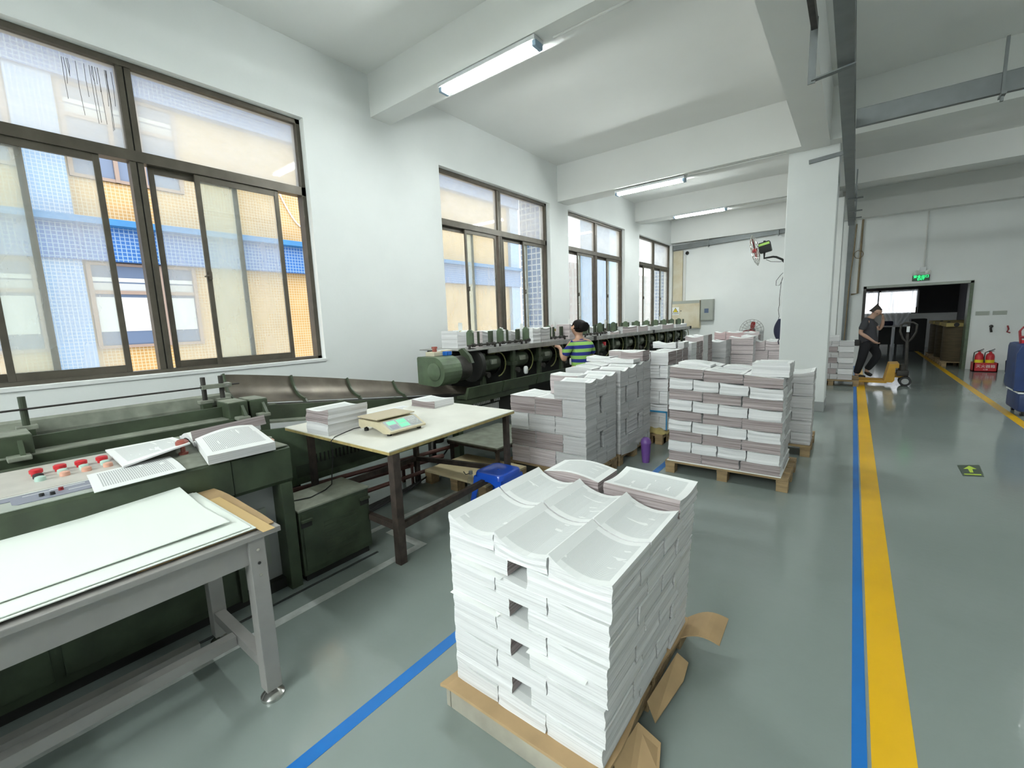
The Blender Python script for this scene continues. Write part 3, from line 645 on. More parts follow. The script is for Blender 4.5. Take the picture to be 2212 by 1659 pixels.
for x0, x1, y0, y1 in ((-2.705, -2.697, -.1, .34), (-2.66, -2.655, .12, .20), (-2.61, -2.604, .25, .32), (-2.675, -2.668, .20, .31)): b.box(x0, x1, y0, y1, .8582, .859, 'paper')
for x, y in ((-2.60, .17), (-2.63, .23), (-2.585, .20)): b.lathe([(.009, 0), (.008, .012)], (x, y, .858), 'darkred' if x < -2.62 else 'black', 10)
b.build('name_plate', t)
b = MB(); b.box(-3.34, FXm - .01, .52, 1.12, .849, .853, 'dusty'); b.build('top_plate', t)
for j, y in enumerate((.195, .275, .35, .428)):
    cols = ('red', 'black', 'mint') if j == 0 else ('red', 'mint', 'salmon')
    for i, k in enumerate(cols):
        x = (-3.03, -2.965, -2.90)[i]
        b = MB(); b.lathe([(.019, 0), (.019, .012), (.024, .013), (.024, .028), (.018, .032)] if k == 'red' else [(.019, 0), (.019, .01), (.018, .018), (.012, .021)], (x, y, .856), k, 16); o = b.build('push_button', pn, smooth=True); o['label'] = {'red': 'red', 'black': 'black', 'mint': 'pale green', 'salmon': 'salmon'}[k] + ' push button'
b = MB(); b.lathe([(.022, 0), (.022, .012), (.011, .014), (.011, .05), (.03, .053), (.03, .07), (.02, .08)], (-2.82, .72, .853), 'rbrown', 18); o = b.build('stop_button', t, smooth=True); o['label'] = 'mushroom stop button'
# lower body with doors
b = MB(); b.box(-3.3, -2.52, -1.5, .80, .06, .64, 'green'); b.box(-3.28, -2.55, -1.5, 1.1, 0, .06, 'blackm'); b.build('lower_body', t)
for y0, y1 in ((-1.48, -.62), (-.60, .10), (.135, .79)):
    b = MB(); b.box(-2.522, -2.508, y0, y1, .10, .63, 'green', bev=.004); b.build('door', t)
b = MB(); b.box(-3.3, -2.6, .80, 1.06, .06, .64, 'greyp'); b.box(-2.6, -2.585, .86, 1.0, .16, .50, 'panelg'); b.build('recess', t)
b = MB(); b.box(-2.60, FXm - .004, 1.055, 1.12, .0, .64, 'green', bev=.004); b.box(-2.60, FXm - .01, .80, .83, .06, .64, 'green'); b.box(-3.3, -2.62, 1.08, 1.12, .06, .64, 'green'); b.build('end_post', t)
b = MB(); b.lathe([(.012, 0), (.05, .005), (.05, .02), (.012, .025)], (-2.93, 1.17, .80), 'dusty', 16); b.bar((-2.93, 1.12, .81), (-2.93, 1.17, .81), .03, .02, 'dusty'); b.build('lug', t)
# conveyor trough behind the console
b = MB(); b.box(-3.52, -3.36, -1.5, 1.10, .50, .80, 'blackm'); b.build('belt_gap', t)
b = MB(); b.prism([(-3.50, .862), (-3.50, .87), (-3.645, .875), (-3.645, .952), (-3.665, .952), (-3.665, .80), (-3.50, .80)], -1.5, 1.22, 'green', 'y'); b.build('rail', t)
b = MB(); b.box(-3.64, -3.505, -1.4, 1.19, .871, .878, 'dusty'); b.build('ledge', t)
b = MB(); b.box(-3.95, -3.67, -1.5, 1.4, .60, .86, 'blackm'); b.build('belt', t)
b = MB(); b.prism([(-3.93, .70), (-3.93, .93), (-3.96, 1.0), (-4.02, 1.01), (-4.02, .70)], -1.5, 1.38, 'dusty', 'y'); b.build('rail', t).__setitem__('label', 'worn grey back rail')
for y0, y1 in ((.10, .24), (1.20, 1.33), (1.345, 1.47)):
    b = MB(); b.box(-3.74, -3.52, y0, y1, .55, .985, 'green', bev=.008); b.box(-3.735, -3.525, y0 + .005, y1 - .005, .985, .990, 'dusty'); b.box(-3.53, -3.44, y0 + .03, y1 - .02, .86, .885, 'dusty', bev=.006); b.prism([(-3.52, .885), (-3.46, .885), (-3.52, .96)], y0 + .08, y0 + .10, 'green', 'y'); b.build('bracket', t)
for y, k in ((.25, 'green'), (1.18, 'dsteel'), (1.30, 'dsteel')):
    b = MB(); b.tube([(-3.9, y, .9), (-3.9, y, 1.16)], .017, k, n=12); b.box(-3.93, -3.86, y - .045, y + .045, .96, .985, 'dusty', bev=.004); b.box(-3.93, -3.86, y - .03, y + .03, .80, .96, 'green'); b.build('post', t)
b = MB(); b.tube([(-3.88, -1.5, 1.085), (-3.88, 1.42, 1.085)], .006, 'dsteel', n=8); b.lathe([(.02, -.02), (.022, 0), (.02, .02)], (-3.88, 1.33, 1.085), 'steel', 12, 'y'); b.box(-3.91, -3.86, 1.16, 1.36, 1.07, 1.10, 'dusty'); b.build('guide_rod', t)
# delivery chute
def chute_top(s):  # s in 0..1 along
    y = 1.37 + 2.55 * s; return Vector((-4.10 + .42 * s ** 1.3, y, 1.15 - .44 * s ** 1.15))
def chute_bot(s):
    y = 1.37 + 2.55 * s; return Vector((-3.86 + .30 * s ** 1.3, y, .93 - .28 * s))
def chute(u, v):
    a, c = chute_top(u), chute_bot(u); p = a.lerp(c, v); p.x -= .045 * math.sin(math.pi * v) * (1 - u); p.z -= .05 * math.sin(math.pi * v) * (1 - u * .8); return p
b = MB(); b.grid(chute, 24, 8, 'dsteel', .004); cp = b.build('chute', t, smooth=True); cp['label'] = 'curved worn steel delivery chute'
MT['chutem'] = mat('worn_brown_steel', (.17, .145, .115), .42, .5, var=.45, vs=5); cp.data.materials[0] = MT['chutem']
for s_ in (.005, .21, .41, .60):
    b = MB(); pts = [chute(s_, v / 6) + Vector((.012, 0, .004)) for v in range(7)] + [chute_bot(s_) + Vector((.06, 0, -.05)), chute_bot(s_) + Vector((.10, 0, -.11))]
    for p, q in zip(pts[:-1], pts[1:]): b.bar(p, q, .045 - .02 * s_, .014, 'green', up=(0, 1, 0))
    b.build('rib', t)
b = MB()
for s_ in (.0, .12, .3, .5, .7):
    pass
b.bar((-3.79, 1.47, .84), (-3.60, 3.95, .56), .08, .14, 'blackm'); b.build('belt', t)
for yy in (1.55, 2.15, 2.75):
    b = MB(); b.box(-3.72, -3.66, yy, yy + .05, .80 - (yy - 1.5) * .1, .91 - (yy - 1.5) * .115, 'green'); b.build('clip', t)
b = MB(); b.prism([(1.47, .915), (3.4, .68), (3.4, .55), (1.47, .79)], -3.68, -3.64, 'green', 'x'); b.prism([(1.47, .80), (3.4, .565), (3.4, .55), (1.47, .785)], -3.64, -3.52, 'dusty', 'x'); b.build('rail', t)
b = MB(); b.prism([(1.25, .24), (3.3, .24), (3.3, .55), (1.25, .76)], -3.54, -3.50, 'lgreen', 'x'); vp = b.build('side_panel', t)
b = MB(); b.prism([(1.62, .40), (2.85, .37), (2.85, .29), (1.62, .30)], -3.501, -3.495, 'green', 'x'); b.build('vent_recess', vp)
b = MB()
for i in range(26): b.box(-3.496, -3.492, 1.75 + i * .036, 1.762 + i * .036, .385 - i * .0006, .46, 'blackm')
b.build('vent_slot', vp)
for y in (1.6, 3.1):
    b = MB(); b.box(-3.6, -3.54, y, y + .06, 0, .3, 'dsteel'); b.build('leg', t)
# low steel cabinet
t = thing('steel_cabinet', (-2.64, 1.36, 0), 'low dark green steel cabinet between machine and white table', 'cabinet')
b = MB(); b.box(-2.80, FXm - .003, 1.135, 1.60, .04, .44, 'green', bev=.006); b.box(-2.78, -2.50, 1.15, 1.58, 0, .04, 'blackm'); b.build('body', t)
b = MB(); b.box(-2.805, FXm + .002, 1.13, 1.605, .44, .452, 'dusty', bev=.003); b.build('top', t)
b = MB(); b.box(FXm - .004, FXm + .002, 1.15, 1.585, .07, .42, 'green', bev=.002)
for i in range(9): b.box(FXm, FXm + .004, 1.28, 1.50, .12 + i * .025, .128 + i * .025, 'green')
dr = b.build('door', t)
for y in (1.14, 1.53):
    b = MB(); b.box(FXm, FXm + .022, y, y + .065, .375, .392, 'green', bev=.003); b.box(FXm, FXm + .004, y, y + .065, .34, .39, 'blackm'); b.build('handle', dr)
# ================================================================ WHITE TABLE
t = thing('packing_table', (-2.8, 2.2, 0), 'white topped table on dark iron legs beside the green machine', 'table')
tp = [(-3.43, 1.535), (-2.155, 1.55), (-2.225, 2.88), (-3.50, 2.90)]
b = MB(); b.prism(tp, .745, .752, 'wtop', 'z'); b.build('tabletop', t)
b = MB(); b.prism([(x, y) for x, y in tp], .726, .745, 'btable', 'z'); o = b.build('board_edge', t); o['label'] = 'raw chipboard edge'
LEG = [(-2.19, 1.605), (-3.22, 1.62), (-2.47, 2.83), (-3.22, 2.60)]
LEG = [(-2.19, 1.605), (-3.20, 1.61), (-2.28, 2.83), (-3.22, 2.62)]
for x, y in LEG:
    b = MB(); b.box(x - (w_ := .027 if y < 1.7 and x > -2.5 else .021), x + w_, y - w_, y + w_, 0, .726, 'rust', bev=.003); b.build('leg', t)
for p, q in ((LEG[0], LEG[1]), (LEG[0], LEG[2]), (LEG[1], LEG[3]), (LEG[2], LEG[3])):
    b = MB(); b.bar((*p, .24), (*q, .24), .035, .04, 'rust'); b.build('stretcher', t)
# electronic scale
t = thing('weighing_scale', (-2.62, 1.92, .752), 'beige electronic weighing scale on the white table', 'scale')
sc = MB(); A, B_, C_, D_ = (-2.77, 1.765), (-2.425, 1.755), (-2.475, 2.085), (-2.80, 2.075)
sc.prism([(-2.785, .79), (-2.76, .775), (-2.70, .795), (-2.63, .80), (-2.56, .785), (-2.50, .765), (-2.43, .772), (-2.425, .785), (-2.535, .84), (-2.785, .84)], 1.765, 2.08, 'beige', 'y'); sc.build('body', t)
b = MB(); b.box(-2.795, -2.555, 1.76, 2.09, .853, .861, 'tan', bev=.003); b.box(-2.70, -2.62, 1.88, 1.98, .84, .853, 'black'); b.build('weighing_plate', t)
def slope(u, v):  # on the sloping front: u along y, v down the slope
    return Vector((-2.538 + .105 * v, 1.775 + .295 * u, .842 - .055 * v + .0015))
def slab(nm, u0, u1, v0, v1, k, par, lift=.001):
    b = MB(); b.grid(lambda a, c: slope(u0 + (u1 - u0) * a, v0 + (v1 - v0) * c) + Vector((.5, 0, .9)).normalized() * lift, 1, 1, k, .001); return b.build(nm, par)
dp = slab('display_panel', .03, .97, .05, .95, 'keypad', t)
for u0, u1, v0, v1 in ((.10, .32, .15, .45), (.38, .62, .15, .48), (.36, .62, .55, .85)): slab('display', u0, u1, v0, v1, 'lcd', dp, .002)
slab('lettering_plate', .10, .30, .55, .85, 'plate', dp, .002)
for i in range(5):
    for j in range(4): slab('key', .69 + i * .05, .73 + i * .05, .15 + j * .19, .28 + j * .19, 'steel', dp, .002)
for x, y in ((-2.75, 1.80), (-2.47, 1.79), (-2.75, 2.05), (-2.47, 2.05)):
    b = MB(); b.lathe([(.016, 0), (.016, .02), (.008, .022), (.008, .035)], (x, y, .752), 'black', 12); b.build('foot', t, smooth=True)
b = MB(); b.tube([(-2.77, 1.80, .782), (-2.80, 1.73, .775), (-2.79, 1.63, .762), (-2.765, 1.56, .758), (-2.755, 1.525, .74), (-2.74, 1.52, .64), (-2.76, 1.51, .5), (-2.72, 1.48, .4562), (-2.66, 1.40, .4562), (-2.62, 1.28, .4562), (-2.66, 1.18, .4562), (-2.76, 1.15, .4562)], .0035, 'black', n=6); tag(b.build('power_cord', smooth=True), 'thin black power cord hanging from the scale to the cabinet', 'cord')
# pallet under the white table
def pallet(x0, x1, y0, y1, label, h=.12, k='wood', deck='slats', block=True, name='pallet'):
    t = thing(name, ((x0 + x1) / 2, (y0 + y1) / 2, 0), label, 'pallet', 'wooden pallets')
    if deck == 'sheet':
        b = MB(); b.box(x0, x1, y0, y1, h - .02, h, 'lwood', bev=.002); b.build('deck_sheet', t)
    else:
        n = max(3, int((y1 - y0) / .14)); w = (y1 - y0) / (n - .25)
        for i in range(n): b = MB(); b.box(x0, x1, y0 + i * w, y0 + i * w + w * .75, h - .02, h, k, bev=.002); b.build('deck_board', t)
    for x in (x0, (x0 + x1) / 2 - .045, x1 - .09):
        b = MB(); b.box(x, x + .09, y0, y1, h - .042, h - .021, k); b.build('bearer', t)
        for y in (y0, (y0 + y1) / 2 - .05, y1 - .1): b = MB(); b.box(x + .002, x + .088, y + .002, y + .1, 0, h - .043, k, bev=.003); b.build('block', t)
    return t
pallet(-3.15, -2.38, 2.65, 3.24, 'plywood covered pallet on the floor beneath the white table', .13, deck='sheet')
# red oxide pipes and cables on the floor
for pts, lab in (([(-3.30, 1.15, .30), (-3.30, 3.25, .20)], 'upper red brown floor pipe running beneath the white table'), ([(-3.27, 1.15, .245), (-3.27, 3.0, .15)], 'lower red brown floor pipe running beneath the white table'), ([(-3.18, 1.5, .13), (-3.18, 2.75, .10)], 'short red brown pipe close to floor behind low cabinet')):
    conduit(pts, 'pipe', .026 if 'lower' in lab else .02, lab)
b = MB()
for y in (1.95, 2.55):
    b.bar((-3.36, y, .20), (-3.20, y, .19), .03, .02, 'pipe'); b.bar((-3.345, y, 0), (-3.345, y, .2), .03, .02, 'pipe'); b.bar((-3.21, y, 0), (-3.21, y, .2), .02, .02, 'pipe')
tag(b.build('pipe_bracket'), 'red brown brackets holding the floor pipes', 'bracket')
for i in range(5):
    b = MB(); dx = i * .035; pts = [(-3.10 + dx, 1.62, .012), (-3.12 + dx, 2.0, .012 + .005 * i), (-3.16 + dx * .6, 2.4, .012 + .006 * i), (-3.2 + dx * .3, 2.75, .03 + .01 * i), (-3.36, 3.2, .2)]
    b.tube(pts, .008, 'black', n=6); tag(b.build('floor_cable', smooth=True), 'black cable in the bundle on the floor beneath the white table', 'cable', 'black floor cables')
b = MB()
for i in range(2): b.tube([(-2.43 + .012 * i, -.5, .003), (-2.44 + .012 * i, 1.6, .003)], .0022, 'black', n=6)
tag(b.build('floor_cable'), 'pair of thin black wires along the foot of the machine', 'cable')
# ================================================================ GATHERING MACHINE
t = thing('gathering_machine', (-3.7, 7.8, 0), 'long green gathering machine running below the far windows', 'machine')
BZ = 1.19
b = MB(); b.box(-4.25, -3.40, 3.62, 12.1, BZ - .012, BZ, 'steel', bev=.002); b.build('bench_top', t)
for i in range(3):
    y0 = 3.95 + i * 2.75; b = MB(); b.box(-3.42, -3.395, y0, min(12.1, y0 + 2.70), BZ - .06, BZ + .004, 'steel', bev=.003); b.build('bench_edge', t)
    b = MB(); b.box(-3.43, -3.388, y0 + 2.68, y0 + 2.77, BZ - .062, BZ + .01, 'black'); b.build('joint', t)
b = MB(); b.box(-4.2, -3.80, 3.7, 12.0, .2, BZ - .02, 'blackm'); b.build('back_plate', t)
# drum housing at the near end
poly = [(-3.69, .86), (-3.69, 1.14), (-3.675, 1.155)] + [(-3.43 + .155 * math.cos(a), 1.0 + .155 * math.sin(a)) for a in [math.pi / 2 - i * math.pi / 12 for i in range(13)]]
b = MB(); b.prism(poly, 3.10, 3.36, 'lgreen', 'y'); dh = b.build('drum_housing', t)
b = MB(); b.lathe([(.095, 0), (.095, -.008), (.085, -.014), (.0, -.014)], (-3.43, 3.10, 1.0), 'lgreen', 28, 'y'); b.build('drum_cover', dh, smooth=True)
b = MB(); b.lathe([(.10, 0), (.14, .02), (.14, .20), (.11, .22)], (-3.45, 3.36, 1.0), 'dsteel', 24, 'y'); b.lathe([(.2, 0), (.2, .06)], (-3.55, 3.78, 1.0), 'blackm', 24, 'y'); b.build('drum', t, smooth=True)
b = MB(); b.box(-3.64, -3.50, 3.18, 3.32, 1.156, 1.20, 'oldbox', bev=.004); b.lathe([(.025, 0), (.025, .035), (.035, .036), (.03, .055)], (-3.57, 3.25, 1.20), 'rbrown', 14); b.build('stop_switch', t)
b = MB(); b.prism([(-3.40, 1.08), (-3.28, 1.06), (-3.32, 1.14), (-3.42, 1.22), (-3.48, 1.2)], 3.52, 3.56, 'green', 'y'); b.build('lever_plate', t)
# stations
YS = [3.98 + .60 * i for i in range(14)]
for i, y in enumerate(YS):
    e = bpy.data.objects.new('station', None); COL.objects.link(e); e.parent = t; e.location = Vector((-3.55, y, 1.0)) - t.location
    b = MB(); b.lathe([(.05, -.17), (.095, -.15), (.105, -.10), (.105, .10), (.09, .14), (.03, .15), (.03, .19)], (-3.55, y + .12, 1.0), 'green', 16, 'y')
    b.box(-3.48, -3.42, y + .04, y + .14, .99, 1.05, 'dusty', bev=.006); b.build('motor', e, smooth=True)
    b = MB(); b.box(-3.50, -3.45, y - .10, y - .04, .70, 1.13, 'green', bev=.006); b.box(-3.60, -3.44, y - .12, y - .02, .93, .98, 'green', bev=.006); b.lathe([(.035, -.05), (.035, .03)], (-3.44, y - .03, .87), 'dsteel', 12, 'x'); b.build('arm_bracket', e)
    b = MB(); b.tube([(-3.48, y + .05, 1.12)] + [(-3.43, y + .16 + .16 * math.cos(a), .98 + .15 * math.sin(a)) for a in [2.0 - j * .35 for j in range(11)]], .008, 'hose', n=6); b.build('hose', e, smooth=True)
    b = MB(); b.lathe([(.16, 0), (.16, .03)], (-3.70, y + .34, .98), 'blackm', 18, 'y'); b.build('cam_disc', e, smooth=True)
for y in (4.7, 6.6, 5.9):
    b = MB(); b.lathe([(.02, 0), (.03, .02), (.03, .08), (.02, .1)], (-3.41, y, .80), 'sill', 12); b.build('filter_bulb', t, smooth=True)
b = MB(); b.box(-3.44, -3.40, 7.05, 7.10, 1.02, 1.08, 'red'); b.build('switch', t)
for y0, y1, z in ((3.40, 4.0, .80), (4.02, 4.72, .80), (4.74, 5.45, .80)):
    b = MB(); b.prism([(-3.42, z - .13), (-3.27, z - .13), (-3.23, z), (-3.26, z), (-3.30, z - .10), (-3.42, z - .10)], y0, y1, 'green', 'y'); b.build('trough', t)
b = MB(); b.box(-3.5, -3.3, 5.5, 12.0, .55, .70, 'blackm'); b.build('trough', t)
b = MB(); b.box(-3.75, -3.30, 3.3, 4.6, .60, .66, 'green'); b.box(-3.48, -3.38, 3.3, 4.6, .40, .60, 'blackm'); b.build('base_frame', t)
for y in (3.3, 4.55):
    b = MB(); b.box(-3.42, -3.32, y, y + .07, 0, .62, 'lgreen' if y < 4 else 'green', bev=.004); b.build('leg', t)
b = MB()
for i in range(16):
    if i not in (10, 11): b.box(-3.378, -3.374, 3.62 + i * .03, 3.636 + i * .03, .55, .60, 'sill')
    b.box(-3.378, -3.374, 3.66 + i * .026, 3.672 + i * .026, .45, .53, 'sill')
b.build('slotted_grille', t)
b = MB(); b.box(-3.60, -3.40, 3.35, 3.95, .44, .50, 'dsteel'); b.tube([(-3.45, 3.2, .33), (-3.42, 3.0, .28), (-3.32, 2.9, .22)], .02, 'dsteel', n=8); b.lathe([(.07, 0), (.08, .03), (.08, .15), (.05, .17)], (-3.45, 3.1, .25), 'dsteel', 14); b.build('pump', t, smooth=True)
# hopper guides on the bench
for i in range(15):
    y = 3.80 + .56 * i; e = bpy.data.objects.new('hopper', None); COL.objects.link(e); e.parent = t; e.location = Vector((-3.5, y, BZ)) - t.location
    b = MB(); b.prism([(-3.60, BZ + .03), (-3.50, BZ + .03), (-3.50, BZ + .19), (-3.515, BZ + .215), (-3.54, BZ + .225), (-3.57, BZ + .22), (-3.60, BZ + .19)], y - .012, y + .012, 'lgreen', 'y'); b.build('guide_plate', e)
    for dy in (.13, .33, .38): b = MB(); b.box(-3.56, -3.53, y + dy, y + dy + .018, BZ + .03, BZ + .20, 'green', bev=.004); b.build('guide_finger', e)
    b = MB(); b.tube([(-3.50, y - .1, BZ + .045), (-3.50, y + .42, BZ + .045)], .011, 'dsteel', n=8)
    for dy in (0, .12, .26, .36): b.lathe([(.022, -.02), (.022, .02)], (-3.50, y + dy, BZ + .045), 'dsteel', 10, 'y')
    b.box(-3.51, -3.49, y - .08, y - .06, BZ, BZ + .05, 'dsteel'); b.box(-3.51, -3.49, y + .38, y + .40, BZ, BZ + .05, 'dsteel'); b.build('guide_bar', e)
b = MB(); b.box(-3.30, -2.62, 3.10, 3.95, .285, .30, 'dusty')
for x in (-3.29, -2.65): b.box(x, x + .02, 3.10, 3.95, .25, .285, 'rust')
b.box(-3.30, -2.62, 3.10, 3.12, .262, .285, 'rust'); deck = b
for x in (-3.28, -2.66):
    for y in (3.12, 3.9): deck.box(x, x + .03, y, y + .03, 0, .25, 'rust')
tag(deck.build('step_platform'), 'low grey step platform on rusty legs before the gathering machine', 'platform')
# odds and ends on the near end of the gathering machine
b = MB()
b.lathe([(.045, 0), (.062, 0), (.062, .045), (.045, .045)], (-3.57, 3.42, 1.157), 'tape', 24); tag(b.build('tape_roll', smooth=True), 'roll of tan tape on the end of the gathering machine', 'tape')
b = MB(); b.box(-3.52, -3.44, 3.30, 3.38, 1.157, 1.20, 'blueb', bev=.006); tag(b.build('glue_box'), 'small bright blue box beside the tan tape roll', 'box')
b = MB(); b.box(-3.69, -3.60, 3.34, 3.54, 1.156, 1.20, 'edge'); b.box(-3.69, -3.60, 3.34, 3.54, 1.2, 1.204, 'paper'); tag(b.build('paper_pad'), 'small white paper pad behind the brown stop switch', 'paper')
# ================================================================ PAPER BUNDLES
NB = [0]
def bundle(x0, x1, y0, y1, zb, zt, label, group, pink=(), edge='edge', pk='pink', wave='x', bend=.0, bb=0.0, tilt=0.0, page='page', jit=.003, shape=0, sag=None, name='paper_bundle', rz=0.0):
    """a stack of folded sheets: bent top, ragged cut edges; pink = sides showing the printed fold"""
    NB[0] += 1; rr = random.Random(NB[0] * 13 + 5)
    xc, yc = (x0 + x1) / 2, (y0 + y1) / 2; hx, hy = (x1 - x0) / 2, (y1 - y0) / 2; h = zt - zb
    n = 9; lv = max(4, min(9, int(h / .016)))
    def prof(s):
        if shape == 1: return -math.sin(math.pi * s)             # sag
        if shape == 2: return math.sin(math.pi * s)              # crown
        if shape == 3: return -math.sin(math.pi * s) * .8 + .9 * max(0, s - .6)
        return -math.sin(math.pi * min(1, s ** .75)) + .12 * math.sin(6.28 * s)
    bm = bmesh.new(); uvl = bm.loops.layers.uv.verify(); rings = []
    for l in range(lv + 1):
        f = l / lv; dx = rr.uniform(-jit, jit) * (0 if l in () else 1); dy = rr.uniform(-jit, jit)
        ring0, ring1 = [], []
        for i in range(n):
            s = i / (n - 1); pz = (bb + (bend - bb) * f) * prof(s)
            if wave == 'x': xs = -hx + 2 * hx * s; a, c = (xs, -hy), (xs, hy)
            else: ysv = -hy + 2 * hy * s; a, c = (hx, ysv), (-hx, ysv)
            for (px, py), R in ((a, ring0), (c, ring1)):
                z = h * f + pz + tilt * (px / max(hx, .01)) * f
                R.append(bm.verts.new((px + dx, py + dy, z)))
        rings.append((ring0, ring1))
    mats = ['page' if page is None else page, edge, pk]
    def side(nx, ny):
        return ('x1' if nx > 0 else 'x0') if abs(nx) > abs(ny) else ('y1' if ny > 0 else 'y0')
    for l in range(lv):
        A0, A1 = rings[l]; B0, B1 = rings[l + 1]
        loopA = A0 + A1[::-1]; loopB = B0 + B1[::-1]; m = len(loopA)
        for j in range(m):
            q = (loopA[j], loopA[(j + 1) % m], loopB[(j + 1) % m], loopB[j])
            f = bm.faces.new(q); d = loopA[(j + 1) % m].co - loopA[j].co
            sd = side(d.y, -d.x); f.material_index = 2 if sd in pink else 1
    T0, T1 = rings[-1]; B0, B1 = rings[0]
    for i in range(n - 1):
        f = bm.faces.new((T0[i], T0[i + 1], T1[i + 1], T1[i])); f.material_index = 0
        for lp, uv in zip(f.loops, ((i / (n - 1), 0), ((i + 1) / (n - 1), 0), ((i + 1) / (n - 1), 1), (i / (n - 1), 1))): lp[uvl].uv = uv
        f = bm.faces.new((B1[i], B1[i + 1], B0[i + 1], B0[i])); f.material_index = 1
    bmesh.ops.recalc_face_normals(bm, faces=bm.faces[:])
    me = bpy.data.meshes.new(name); bm.to_mesh(me); bm.free()
    for k in mats: me.materials.append(MT[k])
    o = bpy.data.objects.new(name, me); COL.objects.link(o); o.location = (xc, yc, zb); o.rotation_euler[2] = rz
    return tag(o, label, 'paper', group)
ORD = ['top', 'second', 'third', 'fourth', 'fifth', 'sixth', 'seventh', 'eighth', 'ninth', 'tenth']
def lay(i): return ORD[i] + ' layer'
def nth(i, n):
    if n == 1: return ''
    return ('leftmost', 'second from left', 'third from left', 'fourth from left')[i] if i < n - 1 else 'rightmost'
# ---- front pile -------------------------------------------------
G = 'paper bundles of the front pile'
X0, X1, ZB = -1.155, -.495, .116
def ztop(x): return .80 - .045 * (x - X0) / (X1 - X0)
def zl(x, k): return ZB + (ztop(x) - ZB) * k / 9
rows3 = [(1.07, 1.368), (1.373, 1.668)]
for k in range(9):
    L = 'front pile, ' + lay(8 - k)
    top = k == 8
    inset = .0045 * (8 - k)                       # the pile leans out towards its top
    xr = X1 - inset * .9
    if k % 2 == 0:
        w = (xr - X0) / 3
        for r, (ya, yb) in enumerate(rows3):
            for c in range(3):
                if r == 1 and c < 2 and not top: continue
                xa = X0 + w * c + .002; xb = xa + w - .005; xm = (xa + xb) / 2
                if top: z1 = ztop(xm) - .004
                else: z1 = zl(xm, k + 1) - .001
                bundle(xa, xb, ya, yb, zl(xm, k), z1, 'white paper bundle, %s, %s, %s' % (L, ('near row', 'middle row')[r], nth(c, 3)), G, bend=.034 if top else .006, bb=.004, tilt=-.015 if top else -.008, pink=('y1',) if r == 0 else ('y1', 'x0'), pk='lpink', page='page', edge='edge')
        if top:
            bundle(X0 + .01, X0 + .30, 1.70, 1.90, zl(-1.0, k), ztop(-1.0) - .015, 'white paper bundle, %s, back row, leftmost' % L, G, wave='x', bend=.02, shape=2, pink=('x1', 'y0'))
            bundle(xr - .335, xr - .285 + .28, 1.70, 1.945, zl(-.65, k), ztop(-.65) + .012, 'white paper bundle, %s, back row, brown striped fold facing near' % L, G, wave='y', bend=.012, shape=1, pink=('y0',), tilt=-.006)
        else:
            bundle(xr - .30, xr, 1.69, 1.90, zl(-.65, k), zl(-.65, k + 1) - .001, 'white paper bundle, %s, back row, right end' % L, G, wave='y')
    if not top: bundle(X0 + .012, X0 + .30, 1.76, 1.90, zl(-1.0, k), zl(-1.0, k + 1) - .001, 'white paper bundle, %s, back row, left end' % L, G, wave='y')
    if k % 2:
        for c, (xa, xb) in enumerate(((X0, X0 + .275), (X0 + .355, xr))):
            xm = (xa + xb) / 2
            ysl = ((1.072, 1.285), (1.30, 1.51), (1.53, 1.74), (1.745, 1.90)) if c else ((1.07, 1.285),)
            for r, (ya, yb) in enumerate(ysl):
                bundle(xa, xb, ya, yb, zl(xm, k), zl(xm, k + 1) - .001, 'white paper bundle, %s, %s, %s' % (L, ('near row', 'second row', 'third row', 'back row')[r], ('left of the hole', 'right of the hole')[c]), G, wave='y', pink=('x1',) if c == 0 else (), pk='pink', edge='edge', bend=.003, tilt=-.006)
# loose sheets sticking out of the near face
for (xa, xb, k) in ((-1.12, -.90, 7), (-1.15, -.92, 5), (-.80, -.58, 4)):
    xm = (xa + xb) / 2; b = MB(); z = zl(xm, k); sl = -.045 * k / 9 / (X1 - X0)
    b.grid(lambda u, v: (xa + (xb - xa) * u, 1.052 + .06 * v, z + sl * (xa + (xb - xa) * u - xm) - .004 * (1 - v)), 4, 2, 'paper', .0012)
    tag(b.build('loose_sheet'), 'loose white sheet sticking out of front pile below its %s' % lay(8 - k), 'paper')
b = MB(); b.box(-1.165, -.525, 1.035, 1.057, .0, .098, 'board', bev=.003); b.box(-1.19, -1.168, 1.035, 1.95, 0, .098, 'board', bev=.003); tag(b.build('side_board'), 'weathered grey board closing the near sides of the front pallet', 'board')
pallet(-1.165, -.53, 1.06, 1.95, 'weathered pallet beneath the front paper pile', .098, block=True)
b = MB(); b.grid(lambda u, v: (-1.20 + .675 * u + .012 * math.sin(9 * v), 1.015 + .92 * v, .1135 - .02 * max(0, .06 - u) * 8 - .0 * v), 20, 12, 'card', .012); tag(b.build('cardboard_sheet'), 'flattened brown cardboard under the front paper pile', 'cardboard')
def flap(pts, label, z0):
    b = MB(); vs = [b.bm.verts.new(p) for p in pts]; f = b.bm.faces.new(vs); b._new([f], 'card')
    r = bmesh.ops.extrude_face_region(b.bm, geom=[f]); bmesh.ops.translate(b.bm, verts=[v for v in r['geom'] if isinstance(v, bmesh.types.BMVert)], vec=(0, 0, .006))
    b._new([f for f in b.bm.faces], 'card'); return tag(b.build('cardboard_flap'), label, 'cardboard')
flap([(-.515, 1.40, .10), (-.50, 1.70, .10), (-.46, 1.72, .06), (-.455, 1.64, .04), (-.485, 1.40, .03)], 'torn brown cardboard flap hanging at right of front pallet, middle', 0)
flap([(-.52, 1.12, .10), (-.51, 1.30, .10), (-.44, 1.33, .035), (-.415, 1.24, .02), (-.47, 1.10, .02)], 'torn brown cardboard flap hanging at right of front pallet, nearest corner', 0)
